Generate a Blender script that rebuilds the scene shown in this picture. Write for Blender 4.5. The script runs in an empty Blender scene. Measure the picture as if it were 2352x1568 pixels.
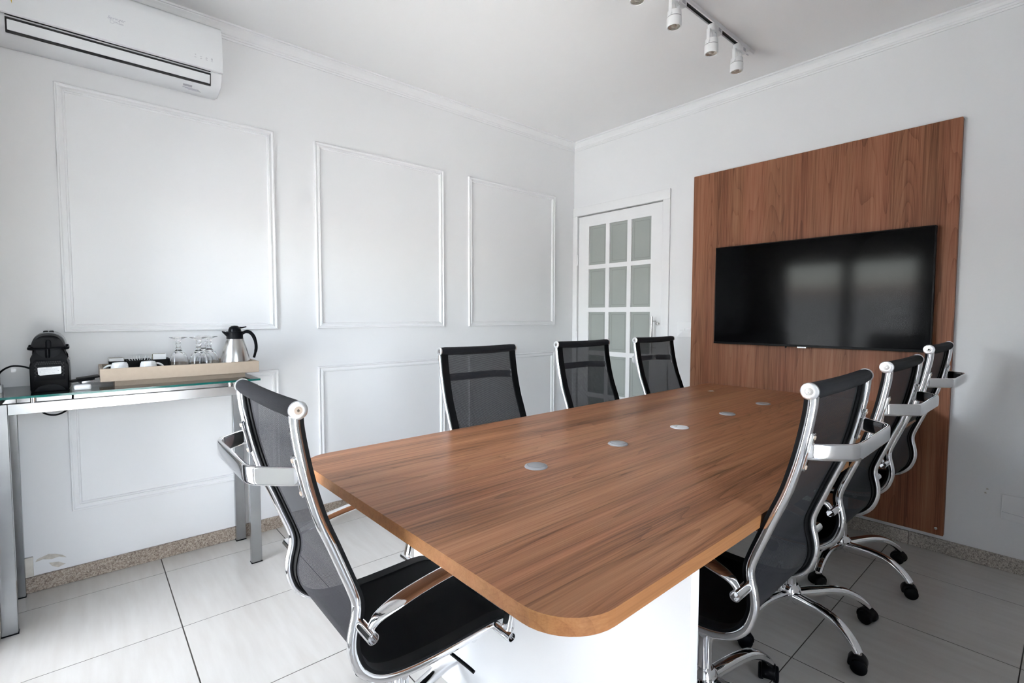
import bpy, bmesh, math, random
from mathutils import Vector, Matrix
random.seed(7)
PI = math.pi
sc = bpy.context.scene
C = sc.collection

# ------------------------------------------------------------------ camera
cam_d = bpy.data.cameras.new('camera')
cam_d.sensor_fit = 'HORIZONTAL'
cam_d.sensor_width = 36.0
cam_d.lens = 36.0 * 1132.92 / 2352.0
cam_d.clip_start = 0.02
cam = bpy.data.objects.new('camera', cam_d)
C.objects.link(cam)
YAW, PITCH, ROLL = 0.8558, 0.05225, -0.0022
fw = Vector((-math.sin(YAW) * math.cos(PITCH), math.cos(YAW) * math.cos(PITCH), -math.sin(PITCH)))
rt = Vector((math.cos(YAW), math.sin(YAW), 0))
dn = fw.cross(rt)
r2 = rt * math.cos(ROLL) + dn * math.sin(ROLL)
d2 = -rt * math.sin(ROLL) + dn * math.cos(ROLL)
up = -d2
cam.matrix_world = Matrix(((r2.x, up.x, -fw.x, 0), (r2.y, up.y, -fw.y, 0), (r2.z, up.z, -fw.z, 1.2), (0, 0, 0, 1)))
sc.camera = cam

# ------------------------------------------------------------------ world, sun, exposure
w = bpy.data.worlds.new('world'); sc.world = w
w.use_nodes = True
wn = w.node_tree
wn.nodes.clear()
sky = wn.nodes.new('ShaderNodeTexSky')
sky.sky_type = 'NISHITA'
sky.sun_disc = False
sky.sun_elevation = math.radians(62)
sky.sun_rotation = math.radians(200)
sky.air_density = 1.0; sky.dust_density = 2.0; sky.ozone_density = 1.0
hs = wn.nodes.new('ShaderNodeHueSaturation'); hs.inputs['Saturation'].default_value = 0.48
bg = wn.nodes.new('ShaderNodeBackground'); bg.inputs['Strength'].default_value = 0.75
wo = wn.nodes.new('ShaderNodeOutputWorld')
wn.links.new(sky.outputs[0], hs.inputs['Color'])
wn.links.new(hs.outputs[0], bg.inputs['Color'])
wn.links.new(bg.outputs[0], wo.inputs['Surface'])

sun_d = bpy.data.lights.new('sun', 'SUN'); sun_d.energy = 17.0; sun_d.angle = math.radians(0.6)
sun_d.color = (1.0, 0.96, 0.91)
sun = bpy.data.objects.new('sun', sun_d); C.objects.link(sun)
sun_dir = Vector((0.22, -0.30, -1.0))          # direction the light travels
sun.rotation_euler = sun_dir.to_track_quat('-Z', 'Y').to_euler()
sun.location = (-1.5, -3, 6)

WIN_X0, WIN_X1, WIN_TOP, WY = -2.52, -0.42, 1.89, -0.32
por_d = bpy.data.lights.new('window_daylight_portal', 'AREA')
por_d.shape = 'RECTANGLE'; por_d.size = WIN_X1 - WIN_X0; por_d.size_y = WIN_TOP
por_d.cycles.is_portal = True
por = bpy.data.objects.new('window_daylight_portal', por_d); C.objects.link(por)
por.location = ((WIN_X0 + WIN_X1) / 2, WY - 0.16, WIN_TOP / 2)
por.rotation_euler = (math.radians(90), 0, PI)   # -Z of the lamp looks along +Y (into the room)

RW_Y0, RW_Y1, RW_TOP, RW_X = -0.24, 0.70, 2.05, 1.15
por2_d = bpy.data.lights.new('side_window_daylight_portal', 'AREA')
por2_d.shape = 'RECTANGLE'; por2_d.size = RW_Y1 - RW_Y0; por2_d.size_y = RW_TOP
por2_d.cycles.is_portal = True
por2 = bpy.data.objects.new('side_window_daylight_portal', por2_d); C.objects.link(por2)
por2.location = (RW_X + 0.15, (RW_Y0 + RW_Y1) / 2, RW_TOP / 2)
por2.rotation_euler = (math.radians(90), 0, PI / 2)   # looks along -X into the room

vs = sc.view_settings
vs.view_transform = 'Standard'; vs.look = 'None'; vs.gamma = 1.0; vs.use_curve_mapping = False
vs.exposure = 2.24

# ------------------------------------------------------------------ material helpers
def newmat(name):
    m = bpy.data.materials.new(name); m.use_nodes = True
    nt = m.node_tree
    b = nt.nodes['Principled BSDF']
    return m, nt, b

def simple(name, col, rough=0.5, metal=0.0, spec=0.5, noise=0.0, nscale=8.0, bump=0.0, bscale=200.0, coat=0.0):
    m, nt, b = newmat(name)
    b.inputs['Base Color'].default_value = (*col, 1)
    b.inputs['Roughness'].default_value = rough
    b.inputs['Metallic'].default_value = metal
    b.inputs['Specular IOR Level'].default_value = spec
    b.inputs['Coat Weight'].default_value = coat
    tc = nt.nodes.new('ShaderNodeTexCoord')
    nz = nt.nodes.new('ShaderNodeTexNoise'); nz.inputs['Scale'].default_value = nscale; nz.inputs['Detail'].default_value = 4
    nt.links.new(tc.outputs['Object'], nz.inputs['Vector'])
    if noise > 0:
        mx = nt.nodes.new('ShaderNodeMix'); mx.data_type = 'RGBA'; mx.blend_type = 'MULTIPLY'
        mx.inputs[0].default_value = 1.0
        mx.inputs[6].default_value = (*col, 1)
        rp = nt.nodes.new('ShaderNodeValToRGB')
        rp.color_ramp.elements[0].color = (1 - noise, 1 - noise, 1 - noise, 1)
        rp.color_ramp.elements[0].position = 0.3
        rp.color_ramp.elements[1].color = (1, 1, 1, 1); rp.color_ramp.elements[1].position = 0.7
        nt.links.new(nz.outputs['Fac'], rp.inputs[0])
        nt.links.new(rp.outputs[0], mx.inputs[7])
        nt.links.new(mx.outputs[2], b.inputs['Base Color'])
    if bump > 0:
        n2 = nt.nodes.new('ShaderNodeTexNoise'); n2.inputs['Scale'].default_value = bscale
        nt.links.new(tc.outputs['Object'], n2.inputs['Vector'])
        bp = nt.nodes.new('ShaderNodeBump'); bp.inputs['Strength'].default_value = bump; bp.inputs['Distance'].default_value = 0.002
        nt.links.new(n2.outputs['Fac'], bp.inputs['Height'])
        nt.links.new(bp.outputs[0], b.inputs['Normal'])
    return m

def wood(name, axis, dark, mid, light, rough=0.35, contrast=1.0):
    """grain runs along axis ('Y' or 'Z'); stretched noise plus contour lines of a slow stretched field"""
    m, nt, b = newmat(name)
    N = nt.nodes.new; L = nt.links.new
    tc = N('ShaderNodeTexCoord')
    def mapped(across, along):
        mp = N('ShaderNodeMapping')
        s = [across, across, across]
        s['XYZ'.index(axis)] = along
        mp.inputs['Scale'].default_value = s
        L(tc.outputs['Object'], mp.inputs['Vector'])
        return mp
    # cathedral field
    m1 = mapped(6.5, 0.42)
    n1 = N('ShaderNodeTexNoise'); n1.inputs['Scale'].default_value = 1.0; n1.inputs['Detail'].default_value = 1.5; n1.inputs['Roughness'].default_value = 0.35
    L(m1.outputs[0], n1.inputs['Vector'])
    mul = N('ShaderNodeMath'); mul.operation = 'MULTIPLY'; mul.inputs[1].default_value = 26.0
    L(n1.outputs['Fac'], mul.inputs[0])
    fr = N('ShaderNodeMath'); fr.operation = 'FRACT'; L(mul.outputs[0], fr.inputs[0])
    pw = N('ShaderNodeMath'); pw.operation = 'POWER'; pw.inputs[1].default_value = 5.0; L(fr.outputs[0], pw.inputs[0])
    # fibres
    m2 = mapped(75.0, 1.5)
    n2 = N('ShaderNodeTexNoise'); n2.inputs['Scale'].default_value = 1.0; n2.inputs['Detail'].default_value = 4.0; n2.inputs['Roughness'].default_value = 0.6
    L(m2.outputs[0], n2.inputs['Vector'])
    m3 = mapped(300.0, 4.0)
    n3 = N('ShaderNodeTexNoise'); n3.inputs['Scale'].default_value = 1.0; n3.inputs['Detail'].default_value = 2.0
    L(m3.outputs[0], n3.inputs['Vector'])
    m4 = mapped(9.0, 0.35)
    n4 = N('ShaderNodeTexNoise'); n4.inputs['Scale'].default_value = 1.0; n4.inputs['Detail'].default_value = 2.0
    L(m4.outputs[0], n4.inputs['Vector'])
    def madd(a, k, c):
        x = N('ShaderNodeMath'); x.operation = 'MULTIPLY_ADD'; x.inputs[1].default_value = k
        L(a, x.inputs[0])
        if isinstance(c, float): x.inputs[2].default_value = c
        else: L(c, x.inputs[2])
        return x.outputs[0]
    v = madd(n2.outputs['Fac'], 0.75 * contrast, 0.5 - 0.375 * contrast)
    v = madd(n4.outputs['Fac'], 0.75 * contrast, v)
    v = madd(n3.outputs['Fac'], 0.50 * contrast, v)
    v = madd(pw.outputs[0], -0.15 * contrast, v)
    sub = N('ShaderNodeMath'); sub.operation = 'SUBTRACT'; sub.inputs[1].default_value = 0.60 * contrast
    L(v, sub.inputs[0])
    rp = N('ShaderNodeValToRGB')
    e = rp.color_ramp.elements
    e[0].position = 0.22; e[0].color = (*dark, 1)
    e[1].position = 0.78; e[1].color = (*light, 1)
    k = e.new(0.5); k.color = (*mid, 1)
    L(sub.outputs[0], rp.inputs[0])
    m5 = mapped(14.0, 0.5)
    n5 = N('ShaderNodeTexNoise'); n5.inputs['Scale'].default_value = 1.0; n5.inputs['Detail'].default_value = 3.0
    L(m5.outputs[0], n5.inputs['Vector'])
    r5 = N('ShaderNodeValToRGB')
    r5.color_ramp.elements[0].position = 0.35; r5.color_ramp.elements[0].color = (1.0, 0.93, 0.90, 1)
    r5.color_ramp.elements[1].position = 0.65; r5.color_ramp.elements[1].color = (0.97, 1.0, 0.94, 1)
    L(n5.outputs['Fac'], r5.inputs[0])
    mxc = N('ShaderNodeMix'); mxc.data_type = 'RGBA'; mxc.blend_type = 'MULTIPLY'; mxc.inputs[0].default_value = 1.0
    L(rp.outputs[0], mxc.inputs[6]); L(r5.outputs[0], mxc.inputs[7])
    L(mxc.outputs[2], b.inputs['Base Color'])
    b.inputs['Roughness'].default_value = rough
    b.inputs['Specular IOR Level'].default_value = 0.20
    bp = N('ShaderNodeBump'); bp.inputs['Strength'].default_value = 0.12; bp.inputs['Distance'].default_value = 0.001
    L(n3.outputs['Fac'], bp.inputs['Height']); L(bp.outputs[0], b.inputs['Normal'])
    return m

def granite(name, a, bcol, c):
    m, nt, b = newmat(name)
    tc = nt.nodes.new('ShaderNodeTexCoord')
    vo = nt.nodes.new('ShaderNodeTexVoronoi'); vo.inputs['Scale'].default_value = 260.0
    nz = nt.nodes.new('ShaderNodeTexNoise'); nz.inputs['Scale'].default_value = 120.0; nz.inputs['Detail'].default_value = 3
    nt.links.new(tc.outputs['Object'], vo.inputs['Vector']); nt.links.new(tc.outputs['Object'], nz.inputs['Vector'])
    mx = nt.nodes.new('ShaderNodeMix'); mx.data_type = 'FLOAT'; mx.inputs[0].default_value = 0.5
    nt.links.new(vo.outputs['Color'], mx.inputs[2]); nt.links.new(nz.outputs['Fac'], mx.inputs[3])
    rp = nt.nodes.new('ShaderNodeValToRGB')
    e = rp.color_ramp.elements
    e[0].position = 0.25; e[0].color = (*a, 1); e[1].position = 0.72; e[1].color = (*c, 1)
    k = e.new(0.48); k.color = (*bcol, 1)
    nt.links.new(mx.outputs[0], rp.inputs[0]); nt.links.new(rp.outputs[0], b.inputs['Base Color'])
    b.inputs['Roughness'].default_value = 0.55
    return m

def tile_mat():
    m, nt, b = newmat('cream_porcelain')
    N = nt.nodes.new; L = nt.links.new
    tc = N('ShaderNodeTexCoord')
    mp = N('ShaderNodeMapping'); mp.inputs['Scale'].default_value = (2.2, 16.0, 2.0)
    g = N('ShaderNodeNewGeometry'); L(g.outputs['Position'], mp.inputs['Vector'])
    n = N('ShaderNodeTexNoise'); n.inputs['Scale'].default_value = 2.0; n.inputs['Detail'].default_value = 5
    L(mp.outputs[0], n.inputs['Vector'])
    n2 = N('ShaderNodeTexNoise'); n2.inputs['Scale'].default_value = 1.3; n2.inputs['Detail'].default_value = 3
    L(g.outputs['Position'], n2.inputs['Vector'])
    rp = N('ShaderNodeValToRGB')
    rp.color_ramp.elements[0].color = (0.53, 0.50, 0.465, 1); rp.color_ramp.elements[0].position = 0.3
    rp.color_ramp.elements[1].color = (0.62, 0.60, 0.57, 1); rp.color_ramp.elements[1].position = 0.7
    mx = N('ShaderNodeMix'); mx.data_type = 'FLOAT'; mx.inputs[0].default_value = 0.4
    L(n.outputs['Fac'], mx.inputs[2]); L(n2.outputs['Fac'], mx.inputs[3])
    L(mx.outputs[0], rp.inputs[0]); L(rp.outputs[0], b.inputs['Base Color'])
    b.inputs['Roughness'].default_value = 0.22
    b.inputs['Specular IOR Level'].default_value = 0.5
    return m

def thin_glass(name, tint, gloss=1.0, rough=0.0):
    """thin clear glass: mostly transparent, fresnel reflection"""
    m = bpy.data.materials.new(name); m.use_nodes = True
    nt = m.node_tree; nt.nodes.clear()
    o = nt.nodes.new('ShaderNodeOutputMaterial')
    t = nt.nodes.new('ShaderNodeBsdfTransparent'); t.inputs[0].default_value = (*tint, 1)
    g = nt.nodes.new('ShaderNodeBsdfGlossy'); g.inputs['Roughness'].default_value = rough
    g.inputs['Color'].default_value = (gloss, gloss, gloss, 1)
    f = nt.nodes.new('ShaderNodeFresnel'); f.inputs['IOR'].default_value = 1.45
    mx = nt.nodes.new('ShaderNodeMixShader')
    nt.links.new(f.outputs[0], mx.inputs[0]); nt.links.new(t.outputs[0], mx.inputs[1]); nt.links.new(g.outputs[0], mx.inputs[2])
    nt.links.new(mx.outputs[0], o.inputs[0])
    return m

def mesh_fabric():
    """woven black net: stripes across, gaps you can look through"""
    m = bpy.data.materials.new('black_net'); m.use_nodes = True
    nt = m.node_tree; N = nt.nodes.new; L = nt.links.new
    b = nt.nodes['Principled BSDF']; o = nt.nodes['Material Output']
    b.inputs['Base Color'].default_value = (0.027, 0.027, 0.031, 1); b.inputs['Sheen Weight'].default_value = 0.03; b.inputs['Sheen Roughness'].default_value = 0.4
    b.inputs['Roughness'].default_value = 0.55
    b.inputs['Specular IOR Level'].default_value = 0.08
    uv = N('ShaderNodeUVMap'); uv.uv_map = 'UVMap'
    sp = N('ShaderNodeSeparateXYZ'); L(uv.outputs[0], sp.inputs[0])
    def stripes(out, per, duty):
        a = N('ShaderNodeMath'); a.operation = 'MULTIPLY'; a.inputs[1].default_value = 1.0 / per; L(out, a.inputs[0])
        f = N('ShaderNodeMath'); f.operation = 'FRACT'; L(a.outputs[0], f.inputs[0])
        g = N('ShaderNodeMath'); g.operation = 'LESS_THAN'; g.inputs[1].default_value = duty; L(f.outputs[0], g.inputs[0])
        return g.outputs[0]
    s1 = stripes(sp.outputs['Y'], 0.0027, 0.30)     # gap rows
    s2 = stripes(sp.outputs['X'], 0.0019, 0.36)     # gaps between warp threads
    mu = N('ShaderNodeMath'); mu.operation = 'MULTIPLY'; L(s1, mu.inputs[0]); L(s2, mu.inputs[1])
    t = N('ShaderNodeBsdfTransparent')
    mx = N('ShaderNodeMixShader'); L(mu.outputs[0], mx.inputs[0]); L(b.outputs[0], mx.inputs[1]); L(t.outputs[0], mx.inputs[2])
    L(mx.outputs[0], o.inputs[0])
    return m

M = {}
M['wall'] = simple('white_wall_paint', (0.82, 0.82, 0.825), 0.65, noise=0.03, nscale=1.5, bump=0.05, bscale=120)
M['ceil'] = simple('white_ceiling_paint', (0.86, 0.855, 0.855), 0.8, noise=0.02, nscale=1.2)
M['trim'] = simple('white_gloss_trim', (0.84, 0.84, 0.845), 0.4, noise=0.02, nscale=3)
M['doorwhite'] = simple('white_door_enamel', (0.84, 0.84, 0.84), 0.35, noise=0.02, nscale=4)
M['grout'] = simple('dark_grout', (0.07, 0.06, 0.05), 0.9, noise=0.3, nscale=30)
M['tile'] = tile_mat()
M['granite'] = granite('brown_granite', (0.14, 0.10, 0.08), (0.33, 0.265, 0.21), (0.50, 0.43, 0.36))
M['granite2'] = granite('grey_granite', (0.16, 0.135, 0.12), (0.42, 0.37, 0.32), (0.62, 0.58, 0.52))
M['wood_y'] = wood('walnut_tabletop', 'Y', (0.165, 0.068, 0.032), (0.365, 0.158, 0.080), (0.490, 0.242, 0.130), rough=0.36)
M['wood_edge'] = wood('walnut_edge_band', 'Y', (0.20, 0.084, 0.033), (0.335, 0.150, 0.064), (0.43, 0.215, 0.100), rough=0.35, contrast=0.6)
M['wood_z'] = wood('walnut_wall_panel', 'Z', (0.135, 0.046, 0.024), (0.280, 0.116, 0.064), (0.375, 0.172, 0.102), rough=0.42)
M['whitelam'] = simple('white_laminate', (0.83, 0.83, 0.835), 0.3, noise=0.02, nscale=3)
M['chrome'] = simple('polished_chrome', (0.88, 0.88, 0.89), 0.07, metal=1.0, noise=0.03, nscale=20)
M['cap'] = simple('satin_chrome_cap', (0.90, 0.90, 0.91), 0.28, metal=1.0, noise=0.03, nscale=20)
M['steel'] = simple('brushed_steel', (0.66, 0.64, 0.62), 0.26, metal=1.0, noise=0.10, nscale=14)
M['constel'] = simple('console_stainless', (0.40, 0.41, 0.42), 0.22, metal=1.0, noise=0.10, nscale=18)
M['alu'] = simple('grey_aluminium', (0.45, 0.46, 0.48), 0.4, metal=0.3, noise=0.04, nscale=10)
M['greyplas'] = simple('grey_plastic', (0.33, 0.33, 0.335), 0.38, noise=0.04, nscale=20)
M['net'] = mesh_fabric()
M['band'] = simple('black_edge_band', (0.004, 0.004, 0.0045), 0.6, spec=0.15, noise=0.2, nscale=60, bump=0.2, bscale=900)
def rib_fabric():
    m, nt, b = newmat('black_ribbed_fabric')
    b.inputs['Base Color'].default_value = (0.016, 0.016, 0.019, 1); b.inputs['Sheen Weight'].default_value = 0.03
    b.inputs['Roughness'].default_value = 0.65
    b.inputs['Specular IOR Level'].default_value = 0.08
    tc = nt.nodes.new('ShaderNodeTexCoord')
    uv = nt.nodes.new('ShaderNodeUVMap'); uv.uv_map = 'UVMap'
    wv = nt.nodes.new('ShaderNodeTexWave'); wv.inputs['Scale'].default_value = 120.0; wv.bands_direction = 'Y'
    nt.links.new(uv.outputs[0], wv.inputs['Vector'])
    bp = nt.nodes.new('ShaderNodeBump'); bp.inputs['Strength'].default_value = 0.5; bp.inputs['Distance'].default_value = 0.001
    nt.links.new(wv.outputs['Fac'], bp.inputs['Height']); nt.links.new(bp.outputs[0], b.inputs['Normal'])
    return m
M['rib'] = rib_fabric()
M['seatcloth_shaded'] = simple('black_seat_cloth_shaded', (0.005, 0.005, 0.0055), 0.7, spec=0.06, noise=0.2, nscale=80, bump=0.2, bscale=1200)  # seat made darker than the net: the backrest's shadow put into its colour
M['blackplas'] = simple('black_plastic', (0.0022, 0.0023, 0.003), 0.42, spec=0.10, noise=0.1, nscale=30)
M['blacksoft'] = simple('black_soft_plastic', (0.0035, 0.0040, 0.0055), 0.5, spec=0.12, noise=0.1, nscale=30)
M['blackgloss'] = simple('black_gloss_plastic', (0.0025, 0.0030, 0.0045), 0.28, spec=0.14, noise=0.1, nscale=20)
M['screen'] = simple('tv_screen_glass', (0.002, 0.002, 0.0025), 0.10, spec=0.10, noise=0.05, nscale=3)
M['bezel'] = simple('tv_bezel', (0.003, 0.003, 0.0035), 0.35, spec=0.1, noise=0.05, nscale=30)
M['silver'] = simple('silver_badge', (0.55, 0.56, 0.58), 0.3, metal=0.8, noise=0.05, nscale=30)
M['acwhite'] = simple('ac_white_plastic', (0.80, 0.81, 0.82), 0.16, noise=0.01, nscale=6)
M['acbody'] = simple('ac_body_plastic', (0.80, 0.805, 0.82), 0.35, noise=0.01, nscale=6)
M['slot'] = simple('dark_slot', (0.006, 0.006, 0.007), 0.6, noise=0.2, nscale=40)
M['greyprint'] = simple('grey_print', (0.42, 0.42, 0.46), 0.5, noise=0.05, nscale=40)
M['bluegrey'] = simple('pale_grey_print', (0.50, 0.50, 0.55), 0.5, noise=0.05, nscale=40)
M['yellow'] = simple('yellow_sticker', (0.62, 0.42, 0.04), 0.5, noise=0.05, nscale=20)
M['frost'] = simple('frosted_grey_glass', (0.36, 0.385, 0.36), 0.28, noise=0.04, nscale=5)
M['etch'] = simple('etched_line', (0.27, 0.29, 0.27), 0.4, noise=0.04, nscale=20)
M['conglass'] = thin_glass('console_clear_glass', (0.955, 0.985, 0.98))
M['glassedge'] = simple('green_glass_edge', (0.004, 0.10, 0.085), 0.08, noise=0.15, nscale=20)
M['winglass'] = thin_glass('window_glass', (0.97, 0.985, 0.98))
def crystal():
    m, nt, b = newmat('clear_crystal')
    b.inputs['Base Color'].default_value = (1, 1, 1, 1)
    b.inputs['Transmission Weight'].default_value = 1.0
    b.inputs['Roughness'].default_value = 0.0
    b.inputs['IOR'].default_value = 1.45
    tc = nt.nodes.new('ShaderNodeTexCoord'); nz = nt.nodes.new('ShaderNodeTexNoise'); nz.inputs['Scale'].default_value = 40
    nt.links.new(tc.outputs['Object'], nz.inputs['Vector'])
    bp = nt.nodes.new('ShaderNodeBump'); bp.inputs['Strength'].default_value = 0.02
    nt.links.new(nz.outputs['Fac'], bp.inputs['Height']); nt.links.new(bp.outputs[0], b.inputs['Normal'])
    return m
M['crystal'] = crystal()
M['tray'] = simple('beige_leather_tray', (0.40, 0.318, 0.245), 0.5, noise=0.05, nscale=60, bump=0.15, bscale=700)
M['trayfoot'] = simple('beige_leather_foot', (0.40, 0.318, 0.245), 0.5, noise=0.05, nscale=60, bump=0.15, bscale=700)
M['mirror'] = simple('tray_mirror_lining', (0.72, 0.75, 0.74), 0.06, metal=0.9, noise=0.02, nscale=10)
M['porcelain'] = simple('white_porcelain', (0.82, 0.82, 0.82), 0.12, noise=0.01, nscale=10)
M['paper'] = simple('white_paper', (0.80, 0.80, 0.80), 0.7, noise=0.05, nscale=40)
M['kraft'] = simple('olive_print_paper', (0.33, 0.30, 0.20), 0.6, noise=0.5, nscale=180)
M['whiteplas'] = simple('white_plastic', (0.82, 0.82, 0.83), 0.3, noise=0.02, nscale=20)
M['oldplas'] = simple('aged_white_plastic', (0.68, 0.64, 0.57), 0.5, noise=0.15, nscale=40)
M['peel'] = simple('bare_plaster', (0.68, 0.63, 0.56), 0.9, noise=0.25, nscale=60)
M['tanplate'] = simple('tan_screw_and_reflection', (0.55, 0.43, 0.34), 0.5, noise=0.1, nscale=60)  # tan of the plate screws, also the reflection painted on one cap screw
M['lens'] = simple('lamp_lens', (0.55, 0.50, 0.42), 0.15, metal=0.6, noise=0.4, nscale=90)
M['spotwhite'] = simple('spot_white_enamel', (0.80, 0.80, 0.80), 0.4, noise=0.02, nscale=20)
def blind_mat():
    m, nt, b = newmat('white_blind_cloth')
    b.inputs['Base Color'].default_value = (0.80, 0.80, 0.79, 1); b.inputs['Roughness'].default_value = 0.8
    tc = nt.nodes.new('ShaderNodeTexCoord'); nz = nt.nodes.new('ShaderNodeTexNoise'); nz.inputs['Scale'].default_value = 90
    nt.links.new(tc.outputs['Object'], nz.inputs['Vector'])
    t = nt.nodes.new('ShaderNodeBsdfTranslucent'); t.inputs[0].default_value = (0.6, 0.6, 0.58, 1)
    mr = nt.nodes.new('ShaderNodeMapRange'); mr.inputs['To Min'].default_value = 0.25; mr.inputs['To Max'].default_value = 0.35
    nt.links.new(nz.outputs['Fac'], mr.inputs[0])
    mx = nt.nodes.new('ShaderNodeMixShader')
    nt.links.new(mr.outputs[0], mx.inputs[0]); nt.links.new(b.outputs[0], mx.inputs[1]); nt.links.new(t.outputs[0], mx.inputs[2])
    nt.links.new(mx.outputs[0], nt.nodes['Material Output'].inputs[0])
    return m
M['blind'] = blind_mat()
M['terrace'] = simple('terrace_concrete', (0.60, 0.59, 0.575), 0.85, noise=0.2, nscale=3)
M['outwall'] = simple('grey_garden_wall', (0.50, 0.51, 0.53), 0.9, noise=0.15, nscale=2)
M['outpink'] = simple('pink_render', (0.50, 0.38, 0.34), 0.9, noise=0.15, nscale=2)
M['tanktone'] = simple('smoked_tank', (0.20, 0.20, 0.205), 0.15, noise=0.05, nscale=20)

# ------------------------------------------------------------------ geometry helpers
def link(name, me, mat, parent=None, loc=(0, 0, 0), rot=(0, 0, 0), smooth=False):
    if mat is not None and not me.materials: me.materials.append(mat)
    if smooth:
        me.polygons.foreach_set('use_smooth', [True] * len(me.polygons))
    o = bpy.data.objects.new(name, me)
    C.objects.link(o)
    if parent is not None: o.parent = parent
    o.location = loc; o.rotation_euler = rot
    return o

def pydata(name, v, f, mat, parent=None, smooth=False, uv=None, **kw):
    me = bpy.data.meshes.new(name)
    me.from_pydata(v, [], f)
    if uv is not None:
        lay = me.uv_layers.new(name='UVMap')
        for p in me.polygons:
            for li in p.loop_indices:
                lay.data[li].uv = uv[me.loops[li].vertex_index]
    me.validate(); me.update()
    o = link(name, me, mat, parent, smooth=smooth, **kw)
    if smooth: auto(o)
    return o

def auto(o, ang=40):
    me = o.data
    bm = bmesh.new(); bm.from_mesh(me)
    bmesh.ops.recalc_face_normals(bm, faces=bm.faces[:])
    a = math.radians(ang)
    for e in bm.edges:
        if len(e.link_faces) == 2 and e.calc_face_angle(0) > a: e.smooth = False
    bm.to_mesh(me); bm.free()

def bm_obj(name, bm, mat, parent=None, smooth=False, **kw):
    bmesh.ops.recalc_face_normals(bm, faces=bm.faces[:])
    me = bpy.data.meshes.new(name); bm.to_mesh(me); bm.free()
    o = link(name, me, mat, parent, smooth=smooth, **kw)
    if smooth: auto(o)
    return o

def add_box(bm, lo, hi, bevel=0.0, seg=2):
    r = bmesh.ops.create_cube(bm, size=1.0)
    vs = r['verts']
    for v in vs:
        v.co = Vector([lo[i] + (v.co[i] + 0.5) * (hi[i] - lo[i]) for i in range(3)])
    if bevel > 0:
        es = list({e for v in vs for e in v.link_edges})
        bmesh.ops.bevel(bm, geom=es, offset=bevel, segments=seg, affect='EDGES', profile=0.5)

def box(name, lo, hi, mat, parent=None, bevel=0.0, seg=2, **kw):
    bm = bmesh.new(); add_box(bm, lo, hi, bevel, seg)
    return bm_obj(name, bm, mat, parent, smooth=bevel > 0, **kw)

def frames(pts, closed=False):
    P = [Vector(p) for p in pts]; n = len(P); T = []
    for i in range(n):
        if closed: d = P[(i + 1) % n] - P[i - 1]
        else: d = P[min(i + 1, n - 1)] - P[max(i - 1, 0)]
        T.append(d.normalized())
    ref = Vector((0, 0, 1)) if abs(T[0].z) < 0.9 else Vector((1, 0, 0))
    nrm = (ref - T[0] * ref.dot(T[0])).normalized()
    out = []
    for i in range(n):
        nrm = (nrm - T[i] * nrm.dot(T[i])).normalized()
        out.append((P[i], T[i], nrm, T[i].cross(nrm)))
    return out

def tube_data(pts, r, seg=12, closed=False, section=None, up=None, caps=True):
    """section: list of (a,b) in the frame (normal, binormal); r may be a list; up: fixed binormal-like reference"""
    F = frames(pts, closed); V = []; f = []
    n = len(F)
    for i, (p, t, a, b) in enumerate(F):
        if up is not None:
            b = Vector(up); a = b.cross(t)
            if a.length < 1e-6: a = F[i][2]
            a.normalize(); b = t.cross(a).normalized()
        rr = r[i] if isinstance(r, (list, tuple)) else r
        if section is None:
            S = [(math.cos(2 * PI * k / seg), math.sin(2 * PI * k / seg)) for k in range(seg)]
        else: S = section
        for (x, y) in S: V.append(p + a * (x * rr) + b * (y * rr))
    m = len(V) // n
    for i in range(n if closed else n - 1):
        j = (i + 1) % n
        for k in range(m):
            f.append((i * m + k, i * m + (k + 1) % m, j * m + (k + 1) % m, j * m + k))
    if not closed and caps:
        f.append(tuple(reversed(range(m)))); f.append(tuple(range((n - 1) * m, n * m)))
    return V, f

def tube(name, pts, r, mat, parent=None, seg=12, closed=False, section=None, up=None, **kw):
    v, f = tube_data(pts, r, seg, closed, section, up)
    return pydata(name, v, f, mat, parent, smooth=True, **kw)

def smooth_path(pts, n=6):
    """Catmull-Rom through pts"""
    P = [Vector(p) for p in pts]; out = []
    for i in range(len(P) - 1):
        p0 = P[max(i - 1, 0)]; p1 = P[i]; p2 = P[i + 1]; p3 = P[min(i + 2, len(P) - 1)]
        for k in range(n):
            t = k / n
            out.append(0.5 * ((2 * p1) + (p2 - p0) * t + (2 * p0 - 5 * p1 + 4 * p2 - p3) * t * t + (3 * p1 - p0 - 3 * p2 + p3) * t ** 3))
    out.append(P[-1]); return out

def lathe_data(prof, seg=32, off=(0, 0, 0), flute=None):
    V = []; f = []; n = len(prof)
    for (r, z) in prof:
        for k in range(seg):
            a = 2 * PI * k / seg
            rr = r
            if flute: rr = r * flute(a, z)
            V.append((off[0] + rr * math.cos(a), off[1] + rr * math.sin(a), off[2] + z))
    for i in range(n - 1):
        for k in range(seg):
            f.append((i * seg + k, i * seg + (k + 1) % seg, (i + 1) * seg + (k + 1) % seg, (i + 1) * seg + k))
    if prof[0][0] > 1e-6: f.append(tuple(reversed(range(seg))))
    if prof[-1][0] > 1e-6: f.append(tuple(range((n - 1) * seg, n * seg)))
    return V, f

def lathe(name, prof, mat, parent=None, seg=32, off=(0, 0, 0), flute=None, **kw):
    v, f = lathe_data(prof, seg, off, flute)
    o = pydata(name, v, f, mat, parent, smooth=False, **kw)
    bm = bmesh.new(); bm.from_mesh(o.data)
    bmesh.ops.remove_doubles(bm, verts=bm.verts[:], dist=1e-6)
    bmesh.ops.recalc_face_normals(bm, faces=bm.faces[:])
    bm.to_mesh(o.data); bm.free()
    o.data.polygons.foreach_set('use_smooth', [True] * len(o.data.polygons)); auto(o)
    return o

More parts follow.
